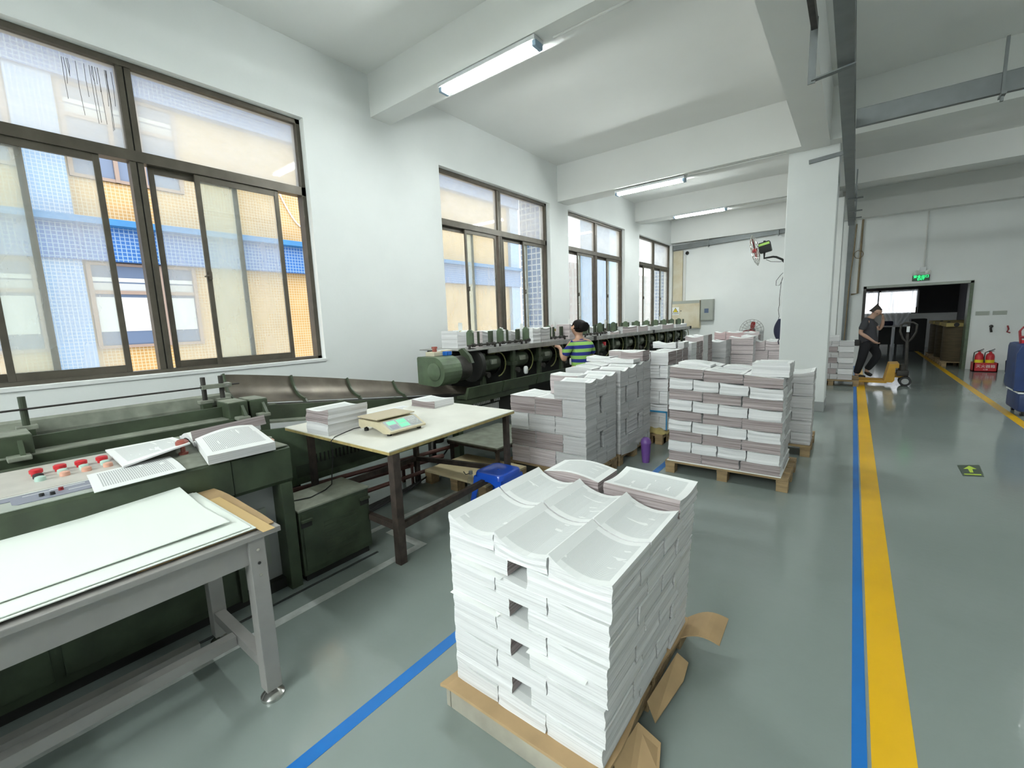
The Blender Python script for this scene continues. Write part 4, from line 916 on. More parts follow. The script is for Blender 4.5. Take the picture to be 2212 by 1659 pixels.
b = MB(); b.grid(lambda u, v: (-.53 + .16 * u, 1.78 + .17 * v + .07 * u, .104 + .03 * math.sin(3.2 * u) + .02 * u * v), 8, 6, 'card', .006); tag(b.build('cardboard_flap'), 'curled brown cardboard tongue at the back right of front pallet', 'cardboard')
# ---- generic piles ----------------------------------------------
def pile(pname, G, rows, zs, x0, y0, pal, pal_label, edge='edge', shape=1):
    """rows: list from bottom of [(xa, xb, ya, yb, word, opts)]"""
    n = len(rows)
    for k, row in enumerate(rows):
        for (xa, xb, ya, yb, word, op) in row:
            op = dict(op); z0 = op.pop('zb', zs[k]); z1 = op.pop('zt', zs[k + 1]); col = op.pop('col', 'white')
            top = z1 >= zs[-1] - .001
            bundle(xa, xb, ya, yb, z0 + .0005, z1 - .0015, ('%s paper bundle, %s, %s, %s' % (col, pname, lay(n - 1 - k), word)).strip(', '), G, **{**dict(edge=edge, bend=.004, shape=shape), **op})
    if pal: pallet(*pal, pal_label)
# pile beside the blue stool
G = 'paper bundles of the pile behind the blue stool'; P = 'pile behind blue stool'
zs = [.122 + .166 * k for k in range(6)]; ya, yb = 3.35, 3.97; xa, xb = -2.63, -1.80
rows = []
for k in range(4):
    if k % 2 == 0:
        r = [(xa, xa + .21, ya, ya + .30, 'near face leftmost', dict(col='white', pink=('y0',) if k == 0 else (), pk='lpink')), (xa + .215, xa + .51, ya, ya + .21, 'near face middle', dict(col='white', edge='edgeg', pk='lpink', pink=('y0',) if k == 0 else ())), (xa + .515, xb, ya, ya + .205, 'near face rightmost', dict(col='grey', edge='edgeg'))]
        r += [(xb - .30, xb, ya + .21, ya + .41, 'right side second column', dict(col='grey', edge='edgeg')), (xb - .30, xb, ya + .415, yb, 'right side third column', dict(col='grey', edge='edgeg'))]
    else:
        r = [(xa, xa + .29, ya, ya + .21, 'near face leftmost', dict(col='mauve', pink=('y0',))), (xa + .295, xa + .59, ya, ya + .21, 'near face middle', dict(col='mauve', pink=('y0',))), (xa + .595, xb, ya, ya + .27, 'near face rightmost', dict(col='grey', edge='edgeg'))]
        r += [(xb - .22, xb, ya + .34, yb, 'right side beyond the hole', dict(col='grey', edge='edgeg'))]
    rows.append(r)
for dx, op in ((0, {}), (.295, {})):
    rows[3].append((xa + dx, xa + dx + .29, ya + .215, ya + .42, 'second row ' + ('left' if dx == 0 else 'middle'), dict(bend=.012)))
rows.append([(xa + .51, xb, ya, ya + .205, 'near face', dict(col='grey', edge='edgeg', wave='y', bend=.02, shape=3)), (xa + .33, xa + .63, ya + .22, ya + .42, 'second row left', dict(edge='edge', pink=('y0',), pk='lpink', wave='x', zt=zs[5] + .02)), (xa + .635, xb, ya + .21, ya + .41, 'second row right', dict(col='grey', edge='edgeg', wave='y', bend=.025, shape=3, zt=zs[5] + .01)), (xa + .52, xb, ya + .415, yb, 'back row right', dict(col='grey', edge='edgeg', wave='y', bend=.025, shape=3, zt=zs[5] + .015)), (xa + .20, xa + .50, ya + .43, yb, 'back row left', dict(wave='x', bend=.01, zt=zs[5]))])
pile(P, G, rows, zs, 0, 0, (-2.70, -1.79, 3.34, 3.98), 'timber pallet under the pile behind the blue stool')
# pile beside the purple cup
G = 'paper bundles of the pile beside the purple cup'; P = 'pile beside purple cup'
ya, yb = 4.04, 4.86; xa, xb = -2.60, -1.785; zs = [.122 + .172 * k for k in range(6)]
rows = []
for k in range(5):
    if k % 2 == 0: cols = ((ya, ya + .20), (ya + .205, ya + .41), (ya + .415, ya + .61), (ya + .615, yb))
    else: cols = ((ya, ya + .12), (ya + .17, ya + .44), (ya + .50, ya + .60), (ya + .615, yb))
    r = [(xb - .30, xb, a, c, 'right side, ' + ('first', 'second', 'third', 'fourth')[i] + ' column from near end', dict(col='grey', edge='edgeg', wave='y', bend=.025 if k == 4 else .004, shape=3, zt=zs[k + 1] + (.012 * i if k == 4 else 0))) for i, (a, c) in enumerate(cols)]
    if k == 4:
        r += [(xb - .62, xb - .31, ya + .0 + .22 * i, ya + .21 + .22 * i, 'left half, ' + ('near', 'middle', 'far')[i], dict(bend=.02, shape=2, wave='x', zt=zs[5] + .01 * i)) for i in range(3)]
    rows.append(r)
rows.append([(xb - .62, xb - .33, ya + .47, ya + .69, 'at the left with thin pale stripes', dict(zt=zs[5] + .085, bend=.015, shape=1, wave='x', pink=(), zb=zs[5] + .03)), (xb - .32, xb - .03, ya + .40, ya + .60, 'flat in the middle', dict(zb=zs[5] + .025, zt=zs[5] + .07, bend=.015)), (xb - .26, xb - .005, ya + .60, ya + .80, 'dark folded end facing right', dict(zb=zs[5] + .03, zt=zs[5] + .14, pink=('x1', 'y0'), col='mauve', wave='x', bend=.02, shape=3))])
zs.append(zs[5] + .10)
pile(P, G, rows, zs, 0, 0, (-2.62, -1.79, 4.03, 4.87), 'timber pallet under the pile beside the purple cup')
b = MB(); b.grid(lambda u, v: (-1.783 + .01 * math.sin(7 * u), 4.06 + .78 * u, .11 + .07 * v - .03 * (1 - v) * math.sin(3.1 * u) ** 2), 14, 2, 'paper', .002); tag(b.build('loose_sheet'), 'loose white sheet drooping over pallet beside purple cup', 'paper')
# striped pile in the middle
G = 'paper bundles of the striped middle pile'; P = 'striped middle pile'
xa, xb, ya, yb = -1.335, -.405, 4.14, 4.74; zs = [.122 + .1005 * k for k in range(10)]
rows = []
for k in range(9):
    ox = .006 * (random.random() - .5); tl = -.008 - .0025 * k / 3
    if k % 2 == 0:
        ed = [0, .30, .625, .93]; pl = 'mauve'
        r = [(xa + ed[i] + ox + .003, xa + ed[i + 1] + ox - .003 - (.008 if (i + k) % 3 == 1 else 0), ya + .004 * (i % 2), ya + .21, 'near face ' + nth(i, 3), dict(col=pl, pink=('y0',), wave='x', bend=.002, jit=.005)) for i in range(3)]
        r += [(xb - .305, xb, ya + .215 + .20 * i, ya + .41 + .20 * i, 'right side ' + ('middle', 'back')[i], dict(col='pale', edge='edgeg', wave='y')) for i in range(2)]
    else:
        ed = [-.004, .213, .436, .672, .925]; pl = 'pale'
        r = [(xa + ed[i] + ox + .004, xa + ed[i + 1] + ox - .006, ya - .006, ya + .29, 'near face ' + nth(i, 4), dict(col=pl, wave='x', bend=.006, bb=.004, shape=1, jit=.004)) for i in range(4)]
        r += [(xb - .22, xb - .01, ya + .30, yb, 'right side back', dict(col=pl, edge='edgeg'))]
    if k == 8:
        r += [(xa + .01 + .305 * i, xa + .305 + .305 * i, ya + .22, ya + .42, 'middle row ' + nth(i, 3), dict(bend=.02, shape=2 if i == 0 else 1, zt=zs[9] + (.02 if i == 0 else 0))) for i in range(2)]
        r += [(xa + .05 + .32 * i, xa + .35 + .32 * i, ya + .43, ya + .62, 'back row ' + nth(i, 2), dict(bend=.012, shape=2)) for i in range(2)]
    rows.append([(a, c, d, e, w, {**op}) for a, c, d, e, w, op in r])
# the whole pile sinks towards the right, so every bundle follows the slope
def slope_pile(rows, zs, drop):
    out = []
    for k, r in enumerate(rows):
        rr_ = []
        for a, c, d, e, w, op in r:
            xm = (a + c) / 2; u = (xm - xa) / (xb - xa); op = dict(op)
            z0, z1 = op.get('zb', zs[k]), op.get('zt', zs[k + 1])
            op['zb'] = z0 - drop * u * k / 9; op['zt'] = z1 - drop * u * (k + 1) / 9; op['tilt'] = -drop * (k + 1) / 9 * (c - a) / (xb - xa) / 2
            rr_.append((a, c, d, e, w, op))
        out.append(rr_)
    return out
rows = slope_pile(rows, zs, .075)
pile(P, G, rows, zs, 0, 0, (-1.36, -.345, 4.12, 4.80), 'timber pallet under the striped middle pile')
bundle(-.66, -.385, 4.20, 4.41, .958, 1.075, 'white paper bundle lying crosswise on top of striped middle pile, upper', G, edge='edge', wave='y', bend=.006, shape=1)
bundle(-.655, -.39, 4.43, 4.64, .962, 1.06, 'white paper bundle on striped middle pile, behind the crosswise one', G, edge='edge', wave='y', bend=.006, shape=1)
b = MB(); b.box(-1.345, -.40, 4.118, 4.75, .1203, .1218, 'paper'); tag(b.build('loose_sheet'), 'white sheet laid on pallet under striped middle pile', 'paper')
# pile beside the column
G = 'paper bundles of the pile before the white column'; P = 'pile before white column'
zs = [.122 + .128 * k for k in range(7)]; rows = []
for k in range(6):
    if k % 2: rows.append([(-.60, -.275, 5.30, 5.51, 'near face', dict(col='grey', edge='edgeg', bend=.03 if k == 5 else .006, shape=1, wave='x')), (-.60, -.28, 5.52, 5.72, 'behind', dict(col='grey', edge='edgeg', bend=.03 if k == 5 else .006))])
    else: rows.append([(-.70, -.452, 5.30, 5.58, 'near face left', dict(col='grey', edge='edgeg')), (-.447, -.275, 5.30, 5.58, 'near face right', dict(col='grey', edge='edgeg'))])
pile(P, G, rows, zs, 0, 0, (-.98, -.27, 5.28, 6.0), 'timber pallet at the foot of the white column')
# wrapped pile
G = 'paper bundles of the pile with blue wrap'; P = 'pile with blue wrap'
ya = 5.20; zs = [.125 + .158 * k for k in range(7)]; rows = []
for k in range(6):
    if k in (5, 3, 1): r = [(-2.10, -1.915, ya, ya + .30, 'near face left', dict(pink=('x1',), wave='x', bend=.01, shape=1)), (-1.905, -1.695, ya, ya + .30, 'near face right', dict(pink=('x1',), wave='x', bend=.012, shape=1))]
    else: r = [(-2.05, -1.80, ya, ya + .21, 'near face left', {}), (-1.795, -1.70, ya, ya + .21, 'near face right', {})]
    if k == 5: r += [(-2.50, -2.26, ya + .1, ya + .31, 'pale mauve front at far left', dict(pink=('y0',), pk='lpink', col='mauve')), (-2.25, -2.11, ya + .12, ya + .33, 'between the two left bundles', dict(pink=('y0',), pk='lpink', col='mauve')), (-1.95, -1.70, ya + .33, ya + .55, 'right side second', dict(pink=('x1',), col='mauve')), (-1.95, -1.70, ya + .57, ya + .80, 'right side third', dict(pink=('x1',), col='mauve'))]
    else: r += [(-1.92, -1.70, ya + .32, ya + .54, 'right side second', dict(pink=('x1',))), (-1.92, -1.70, ya + .56, ya + .8, 'right side third', dict(pink=('x1',)))]
    rows.append(r)
pile(P, G, rows, zs, 0, 0, (-2.6, -1.66, 5.18, 6.0), 'timber pallet under the pile with blue wrap', edge='edge')
bundle(-2.5, -2.12, 5.31, 5.53, .1205, zs[5] - .001, 'lower left paper bundles of the pile with blue wrap, hidden behind nearer pile', G)
b = MB(); b.box(-1.99, -1.70, 5.187, 5.192, .34, .36, 'wrap'); b.box(-1.99, -1.97, 5.187, 5.192, .10, .36, 'wrap'); b.box(-1.712, -1.698, 5.187, 5.192, .13, .36, 'wrap'); b.box(-2.02, -1.985, 5.16, 5.186, .05, .30, 'wrap'); tag(b.build('blue_wrap'), 'blue plastic wrap frame on the lower pile face behind purple cup', 'wrap')
b = MB(); b.grid(lambda u, v: (-1.98 + .32 * u, 5.00 + .18 * v, .125 + .05 * math.sin(3.1 * u) * math.sin(3.1 * v) + .012 * math.sin(14 * u + 6 * v)), 14, 10, 'yrag', .01); tag(b.build('yellow_cloth', smooth=True), 'crumpled yellow cloth on the floor pallet behind purple cup', 'cloth')
pallet(-2.0, -1.68, 4.98, 5.17, 'short pallet end carrying the yellow cloth', .118)
# farther piles: (name, x0, x1, y0, layers, thickness, look)
def far_pile(P, G, x0, x1, y0, y1, zs, opt, pal_label, cols=2, sides=3):
    rows = []; rr = random.Random(len(P) * 7 + int(y0 * 10))
    n = len(zs) - 1
    for k in range(n):
        w = (x1 - x0) / cols; r = []; top = k == n - 1; off = .5 if (k % 2 and cols > 1) else 0
        vis = k >= n - opt.get('vis', 4)
        if not vis: continue
        eds = [x0] + [x0 + w * (i + 1 - (.25 if k % 2 else 0)) for i in range(cols - 1)] + [x1]
        for i in range(cols): r.append((eds[i] + .003, eds[i + 1] - .003, y0 + rr.uniform(-.01, .01), y0 + .26, 'near face ' + nth(i, cols), dict(col=opt['col'], pink=opt.get('pink', ()) if rr.random() < opt.get('pp', 1) else (), pk=opt.get('pk', 'lpink'), edge=opt.get('edge', 'edge'), bend=.03 if top else .006, shape=rr.choice((1, 3)), wave='x')))
        d = (y1 - y0 - .27) / (sides - 1)
        for i in range(sides - 1): r.append((x1 - .24, x1 - rr.uniform(0, .015), y0 + .27 + d * i, y0 + .265 + d * (i + 1), 'right side ' + ('second', 'third', 'fourth')[i], dict(col=opt['col'], pink=('x1',) if rr.random() < .45 else (), pk=opt.get('pk2', 'pink'), edge=opt.get('edge', 'edge'), bend=.02 if top else .005, wave='x')))
        rows.append(r)
    zz = zs[n - len(rows):]
    pile(P, G, rows, zz, 0, 0, None, '', edge=opt.get('edge', 'edge'))
    # hidden lower layers stand as one block behind the nearer piles
    return zz[0]
def lower(x0, x1, y0, y1, zt, G, P): 
    if zt > .2: bundle(x0, x1, y0, y1, .121, zt - .001, 'lower paper bundles of ' + P + ', mostly hidden behind nearer piles', G, jit=.004)
    pallet(x0 - .03, x1 + .03, y0 - .02, y1 + .03, 'pallet under ' + P)
FP = [
 ('low pile left of the tall one', -2.02, -1.70, 6.15, 6.75, [.12, .5, .76, .95, 1.12], dict(col='white', vis=3), 1),
 ('tall leaning pile', -2.03, -1.76, 7.0, 7.55, [.12, .45, .68, .93, 1.18], dict(col='pale pink', pink=('y0',), pk='lpink', vis=3), 1),
 ('grey pile right of the tall one', -1.86, -1.60, 7.75, 8.2, [.12, .5, .78, 1.06], dict(col='grey', edge='edgeg', vis=2), 1),
 ('checkered pile', -1.72, -1.33, 8.5, 9.3, [.12, .45, .62, .78, .94, 1.09], dict(col='pale pink', pink=('y0',), pk='lpink', vis=4, pk2='pink'), 1),
 ('rose pile near the far wall', -2.35, -1.75, 10.2, 10.7, [.12, .6, .78, .95, 1.11], dict(col='rose', pink=('y0',), pk='rose', vis=3), 2),
 ('thin tall pile before the floor fan', -1.70, -1.42, 9.7, 10.3, [.12, .5, .64, .77, .90, 1.02, 1.12], dict(col='pale', pink=('y0',), pk='lpink', pp=.5, vis=5), 1),
 ('pale pile left of the column', -1.34, -.93, 8.75, 9.3, [.12, .45, .65, .83, 1.01], dict(col='pale pink', pink=('y0',), pk='lpink', vis=3), 2)]
for P, x0, x1, y0, y1, zs, opt, cols in FP:
    G = 'paper bundles of the ' + P
    z = far_pile(P, G, x0, x1, y0, y1, zs, opt, '', cols)
    lower(x0, x1, y0, y1, z, G, P)
bundle(-2.10, -1.80, 5.80, 6.02, 1.0735, 1.155, 'white paper bundle with curved top set across the wrapped pile', 'paper bundles of the pile with blue wrap', wave='x', bend=.03, shape=1)
bundle(-1.78, -1.70, 5.82, 6.02, 1.0735, 1.15, 'narrow grey paper bundle beside the curved one on wrapped pile', 'paper bundles of the pile with blue wrap', wave='x', bend=.01, edge='edgeg')
# pile on the pallet truck's pallet
G = 'paper bundles on the pallet by the pallet truck'; P = 'pallet truck pile'
zs = [.125 + .108 * k for k in range(9)]; rows = []
for k in range(8):
    r = []
    if k < 8:
        ed = (-.42, -.30, -.19) if k % 2 == 0 else (-.42, -.22, -.19)
        if k % 2 == 0: r += [(-.46, -.305, 10.70, 10.98, 'near face left', dict(col='grey', edge='edgeg')), (-.30, -.185, 10.70, 10.98, 'near face middle', dict(col='grey', edge='edgeg'))]
        else: r += [(-.46, -.205, 10.70, 10.9, 'near face left', dict(col='brown-grey', pink=('y0',)))]
    if k < 7: r += [(-.18, .05, 10.70, 10.98, 'near face rightmost', dict(col='pale', edge='edge' if k % 2 else 'edgeg'))]
    rows.append(r)
rows[-1][0] = (-.46, -.185, 10.70, 10.95, 'near face', dict(col='white', edge='edge', wave='y', bend=.004))
rows[-1] = rows[-1][:1]
pile(P, G, rows, zs, 0, 0, (-.72, .16, 10.68, 11.5), 'timber pallet carried by the yellow pallet truck', edge='edgeg')
# ---- stacks on tables and machine ------------------------------
G = 'paper stacks on the white table'
bundle(-3.10, -2.84, 1.545, 1.86, .7525, .835, 'lower white half of the paper stack by the scale', G, wave='x', bend=-.006, rz=.06, jit=.004)
bundle(-3.12, -2.83, 1.555, 1.87, .836, .93, 'upper mauve half of the paper stack by the scale', G, pink=('y0',), wave='x', bend=.016, shape=3, rz=.02, jit=.006, tilt=.008)
bundle(-3.21, -2.90, 2.60, 2.84, .7525, .815, 'short mauve paper stack at far end of the white table', G, pink=('y0',), wave='x', bend=.012, shape=3)
b = MB(); b.grid(lambda u, v: (-3.30 + .32 * u, 2.12 + .45 * v, .7535 + .006 * math.sin(5 * v) * u), 6, 8, 'page', .0012); tag(b.build('paper_sheet'), 'single white sheet lying behind the scale on white table', 'paper')
# on the console
b = MB(); b.grid(lambda u, v: (-2.445 - .36 * u - .02 * v, .305 + .325 * v + .03 * u, .8610 + .004 * math.sin(4 * u)), 8, 8, 'pagedark', .003); tag(b.build('paper_sheet'), 'printed sheet over the front edge of the machine console', 'paper')
b = MB(); b.grid(lambda u, v: (-2.76 - .50 * u, .46 + .28 * v + .02 * u + .10 * u * v * .3, .868 + .055 * v * (1 - u) * .9 + .004), 8, 8, 'page', .008, ke='edge'); tag(b.build('paper_booklet'), 'white booklet leaning on the console beside the red brown button', 'paper')
t = thing('open_book', (-2.9, 1.0, .853), 'thick printed book lying open on the machine console', 'book')
def wave_block(u, v, x0, y0, z0, wx, wy, sk): return (x0 - wx * u, y0 + wy * v + sk * u, z0)
b = MB(); b.grid(lambda u, v: (-2.44 - .47 * u + .04 * v * (1 - u) - .07 * v, .715 + .33 * v + .09 * u, .905 + .03 * math.sin(2.6 * v) * u - .012 * v), 10, 12, 'pagedark', .045, ke='edge'); b.build('right_pages', t)
b = MB(); b.grid(lambda u, v: (-2.92 - .32 * u - .10 * v, .80 + .40 * v + .02 * u, .885 + .035 * math.sin(3.14 * min(1, u * 1.1)) - .01 * u), 8, 8, 'paper', .028, ke='edge'); b.build('left_pages', t)
b = MB(); b.grid(lambda u, v: (-2.93 - .02 * u - .10 * v, .80 + .44 * v, .89 + .055 * u), 2, 8, 'pink', .004); b.build('standing_leaves', t)
b = MB(); b.tube([(-2.60 + .03 * math.cos(a), 1.06 + .03 * math.sin(a), .86 + .002 * a) for a in [i * .5 for i in range(22)]], .006, 'salmon', n=6); tag(b.build('cord_coil', smooth=True), 'small pinkish coil of cord beneath the open book', 'cord')
# on the gathering bench
G = 'paper stacks on the gathering machine bench'
st = [(-4.12, -3.84, 3.88, 4.10, .215, 'white', (), 'first stack from near end, tall, behind guide plate'), (-3.92, -3.64, 4.12, 4.33, .20, 'grey', ('y0',), 'second stack from near end, between the guides'), (-3.92, -3.66, 4.42, 4.62, .20, 'white', (), 'third stack from near end, curved top'), (-3.90, -3.64, 4.70, 4.90, .18, 'grey', (), 'fourth stack from near end, between guides'),
 (-3.72, -3.44, 4.93, 5.12, .21, 'white', (), 'left half of the big double stack'), (-3.72, -3.44, 5.13, 5.36, .205, 'grey', (), 'right half of the big double stack'), (-3.80, -3.46, 5.95, 6.3, .23, 'pale pink', ('x1', 'y0'), 'tall stack left of the woman'), (-3.85, -3.6, 6.9, 7.2, .16, 'white', (), 'stack just right of the woman'),
 (-3.60, -3.44, 7.35, 7.75, .06, 'white', ('x1',), 'low stack right of the woman'), (-3.62, -3.44, 7.9, 8.6, .13, 'pale pink', ('x1',), 'long pale pink stack'), (-3.62, -3.44, 8.65, 9.2, .12, 'pale', ('x1',), 'stack beyond the long pale pink one'), (-3.60, -3.44, 9.3, 10.0, .10, 'pale', (), 'third stack from far end'), (-3.6, -3.44, 10.1, 10.9, .11, 'pale pink', ('x1',), 'second stack from far end'), (-3.6, -3.42, 11.0, 11.9, .09, 'pale', (), 'farthest stack on the bench')]
for xa, xb, ya, yb, h, col, pk, w in st:
    bundle(xa, xb, ya, yb, BZ + .001, BZ + h, '%s paper on the gathering machine, %s' % (col, w), G, pink=pk, pk='lpink', edge='edgeg' if col == 'grey' else 'edge', wave='y', bend=.02, shape=1, name='paper_stack')
cards = [(-3.95, 4.02, 1.50, 'leftmost white job card standing by the second window'), (-3.72, 4.55, 1.42, 'low tilted job card behind the third paper stack'), (-3.70, 5.0, 1.46, 'tall coloured job card against the window mullion'), (-3.62, 5.75, 1.46, 'tilted job card before the blue fin'), (-3.62, 6.2, 1.50, 'slim coloured job card beside the pier'), (-3.6, 7.45, 1.46, 'white job card right of the woman'), (-3.6, 8.45, 1.47, 'white job card by the third window jamb'), (-3.6, 9.6, 1.44, 'small white job card under the fourth window, nearer'), (-3.6, 10.35, 1.48, 'small white job card under the fourth window, farther')]
for i, (x, y, z, lab) in enumerate(cards):
    b = MB(); w = .07; hgt = .22 if i in (2, 4) else .15
    b.box(x - .003, x + .003, y, y + w, z - hgt, z, 'paper', rot=(math.radians((0, -14, 2, -14, 3, -16, -18, 0, -8)[i]), 0, 0)); 
    if i in (0, 2, 3, 4): b.box(x - .0045, x + .0045, y + .01, y + w - .015, z - hgt + .01, z - hgt + .05, 'ywood'); 
    if i in (2, 4): b.box(x - .004, x + .004, y + .01, y + w - .02, z - hgt + .05, z - hgt + .11, 'mint')
    b.bar((x - .004, y + w / 2, BZ), (x - .004, y + w / 2, z - hgt + .03), .012, .004, 'dsteel')
    tag(b.build('job_card'), lab, 'card', 'job cards on the gathering machine')
# ================================================================ SMALL THINGS
# blue stool
t = thing('plastic_stool', (-2.20, 2.62, 0), 'bright blue plastic stool by the pile behind it', 'stool')
SX, SY, SZ = -2.215, 2.625, .315
def rrect(h, r, n=6):
    o = []
    for cx, cy, a0 in ((h - r, h - r, 0), (-h + r, h - r, 90), (-h + r, -h + r, 180), (h - r, -h + r, 270)):
        for i in range(n + 1): a = math.radians(a0 + 90 * i / n); o.append((cx + r * math.cos(a), cy + r * math.sin(a)))
    return o
b = MB(); bm = b.bm; rings = []
for h, r, z in ((.100, .045, SZ - .006), (.118, .05, SZ), (.136, .05, SZ - .004), (.142, .05, SZ - .018), (.143, .05, SZ - .045), (.139, .05, SZ - .045), (.136, .05, SZ - .02), (.1, .045, SZ - .014)):
    rings.append([bm.verts.new((SX + x, SY + y, z)) for x, y in rrect(h, r)])
n = len(rings[0]); fs = []
for i in range(len(rings) - 1):
    for j in range(n): fs.append(bm.faces.new((rings[i][j], rings[i][(j + 1) % n], rings[i + 1][(j + 1) % n], rings[i + 1][j])))
# top disc with a finger hole
hole = [bm.verts.new((SX + .013 * math.cos(2 * math.pi * j / n), SY + .013 * math.sin(2 * math.pi * j / n), SZ - .006)) for j in range(n)]
hb = [bm.verts.new((SX + .013 * math.cos(2 * math.pi * j / n), SY + .013 * math.sin(2 * math.pi * j / n), SZ - .014)) for j in range(n)]
for j in range(n): fs += [bm.faces.new((rings[0][j], rings[0][(j + 1) % n], hole[(j + 1) % n], hole[j])), bm.faces.new((hole[j], hole[(j + 1) % n], hb[(j + 1) % n], hb[j])), bm.faces.new((hb[j], hb[(j + 1) % n], rings[-1][(j + 1) % n], rings[-1][j]))]
b._new(fs, 'stool'); b.build('seat', t, smooth=True)
for sx in (-1, 1):
    for sy in (-1, 1):
        b = MB(); bm = b.bm; pr = []
        for zz, o_, w in ((SZ - .04, .140, .085), (SZ - .10, .146, .062), (SZ - .2, .158, .05), (0, .176, .055)):
            c = Vector((SX + sx * o_, SY + sy * o_, zz)); pr.append([bm.verts.new(c + Vector(v)) for v in ((0, 0, 0), (-sx * w, 0, 0), (-sx * w, -sy * .006, 0), (-sx * .006, -sy * .006, 0), (-sx * .006, -sy * w, 0), (0, -sy * w, 0))])
        for i in range(3):
            for j in range(6): bm.faces.new((pr[i][j], pr[i][(j + 1) % 6], pr[i + 1][(j + 1) % 6], pr[i + 1][j]))
        bm.faces.new(pr[0]); bm.faces.new(pr[-1]); b._new(bm.faces[:], 'stool'); b.build('leg', t)
for sx, sy in ((1, 0), (-1, 0), (0, 1), (0, -1)):
    b = MB(); pts = []
    for i in range(9):
        s = -1 + 2 * i / 8; w = .115 * s; z0 = SZ - .115 + .05 * (1 - s * s)
        pts.append((w, z0))
    poly = pts + [(.115, SZ - .04), (-.115, SZ - .04)]
    if sx: b.prism([(SY + u, v) for u, v in poly], SX + sx * .139, SX + sx * .143, 'stool', 'x')
    else: b.prism([(SX + u, v) for u, v in poly], SY + sy * .139, SY + sy * .143, 'stool', 'y')
    b.build('apron', t)
# water bottle
t = thing('water_bottle', (-2.60, 2.74, 0), 'clear plastic water bottle beside the blue stool', 'bottle')
b = MB(); b.lathe([(.0, .003), (.03, .0), (.033, .02), (.033, .08), (.030, .09), (.033, .10), (.033, .17), (.014, .215), (.014, .235)], (-2.50, 2.60, 0), 'clear', 18); b.build('body', t, smooth=True)
b = MB(); b.lathe([(.018, .225), (.018, .25), (.016, .252)], (-2.50, 2.60, 0), 'steel', 16); b.build('cap', t, smooth=True)
b = MB(); b.tube([(-2.50, 2.58, .235), (-2.53, 2.57, .225), (-2.555, 2.57, .245)], .004, 'black', n=6); b.build('strap', t, smooth=True)
# purple tumbler
t = thing('purple_tumbler', (-1.62, 4.30, 0), 'purple tumbler with dome lid and straw on the floor', 'cup')
b = MB(); b.lathe([(.0, .004), (.036, 0), (.040, .03), (.050, .19), (.052, .20)], (-1.62, 4.30, 0), 'purple', 22); b.build('body', t, smooth=True)
b = MB(); b.lathe([(.053, .20), (.055, .212), (.050, .222), (.045, .245), (.028, .262), (.0, .268)], (-1.62, 4.30, 0), 'purple', 22); b.build('lid', t, smooth=True)
b = MB(); b.tube([(-1.615, 4.30, .255), (-1.60, 4.30, .33)], .004, 'clear', n=8); b.build('straw', t)
# wall fan on the column
def cage(b, c, R, D, nr, nw, k, ax, w=.0022):
    """wire fan guard: bowl of wires either side of a rim; ax = unit axis"""
    c = Vector(c); ax = Vector(ax).normalized(); u = ax.cross(Vector((0, 0, 1))).normalized(); v = ax.cross(u)
    for s in (-1, 1):
        for i in range(nw):
            a = 2 * math.pi * i / nw; d = u * math.cos(a) + v * math.sin(a)
            b.tube([c + d * (R * q) + ax * (s * D * (1 - q ** 3.2)) for q in (.14, .45, .75, .92, 1)], w, k, n=4)
        for q in (.14, .5, .8): b.tube([c + (u * math.cos(a) + v * math.sin(a)) * (R * q) + ax * (s * D * (1 - q ** 3.2)) for a in [2 * math.pi * i / 28 for i in range(28)]], w, k, n=4, closed=True)
    b.tube([c + (u * math.cos(a) + v * math.sin(a)) * R for a in [2 * math.pi * i / 36 for i in range(36)]], w * 2.0, k, n=5, closed=True)
def blades(b, c, R, ax, k, n=3, ph=.4):
    c = Vector(c); ax = Vector(ax).normalized(); u = ax.cross(Vector((0, 0, 1))).normalized(); v = ax.cross(u)
    for i in range(n):
        a = ph + 2 * math.pi * i / n; d = u * math.cos(a) + v * math.sin(a); e_ = d.cross(ax)
        b.grid(lambda p, q: c + d * (R * (.12 + .80 * p)) + (e_ * (q - .5) + ax * (.35 * (q - .5))) * R * (.20 + .28 * math.sin(2.6 * p)), 6, 3, k, .002)
t = thing('wall_fan', (-.88, 8.1, 2.3), 'black wall fan with wire guard and red blades on the column', 'fan')
fc = Vector((-1.30, 8.10, 2.47)); ax = Vector((-.97, -.19, -.22)).normalized()
b = MB(); cage(b, fc, .245, .055, 3, 20, 'chrome', ax); b.build('guard', t)
b = MB(); blades(b, fc, .20, ax, 'darkred', 3, .3); b.lathe([(.035, -.03), (.035, .03)], fc, 'red', 14, 'x'); o = b.build('blades', t)
b = MB(); mc = fc - ax * .14; b.box(mc.x - .085, mc.x + .085, mc.y - .07, mc.y + .07, mc.z - .075, mc.z + .085, 'black', bev=.02, rot=(0, -.22, 0)); b.lathe([(.018, 0), (.018, .02)], (mc.x - .01, mc.y, mc.z + .085), 'black', 10); mo = b.build('motor', t, smooth=True)
b = MB(); b.box(mc.x - .08, mc.x + .07, mc.y - .072, mc.y - .069, mc.z + .03, mc.z + .065, 'lime', rot=(0, -.22, 0)); o = b.build('side_label', mo); o['label'] = 'lime and white label strip'
b = MB(); b.tube([(mc.x, 8.1, mc.z - .07), (mc.x + .0, 8.1, 2.335), (mc.x + .12, 8.1, 2.345), (-1.0, 8.1, 2.335), (-.92, 8.1, 2.29), (-.87, 8.1, 2.22)], .016, 'black', n=8); b.box(-.888, -.868, 8.05, 8.15, 2.12, 2.32, 'black'); b.build('arm', t, smooth=True)
b = MB(); b.tube([(mc.x + .03, 8.08, 2.31), (mc.x + .1, 8.07, 2.27), (-.95, 8.07, 2.255), (-.875, 8.07, 2.26)], .004, 'black', n=6); b.build('cord', t, smooth=True)
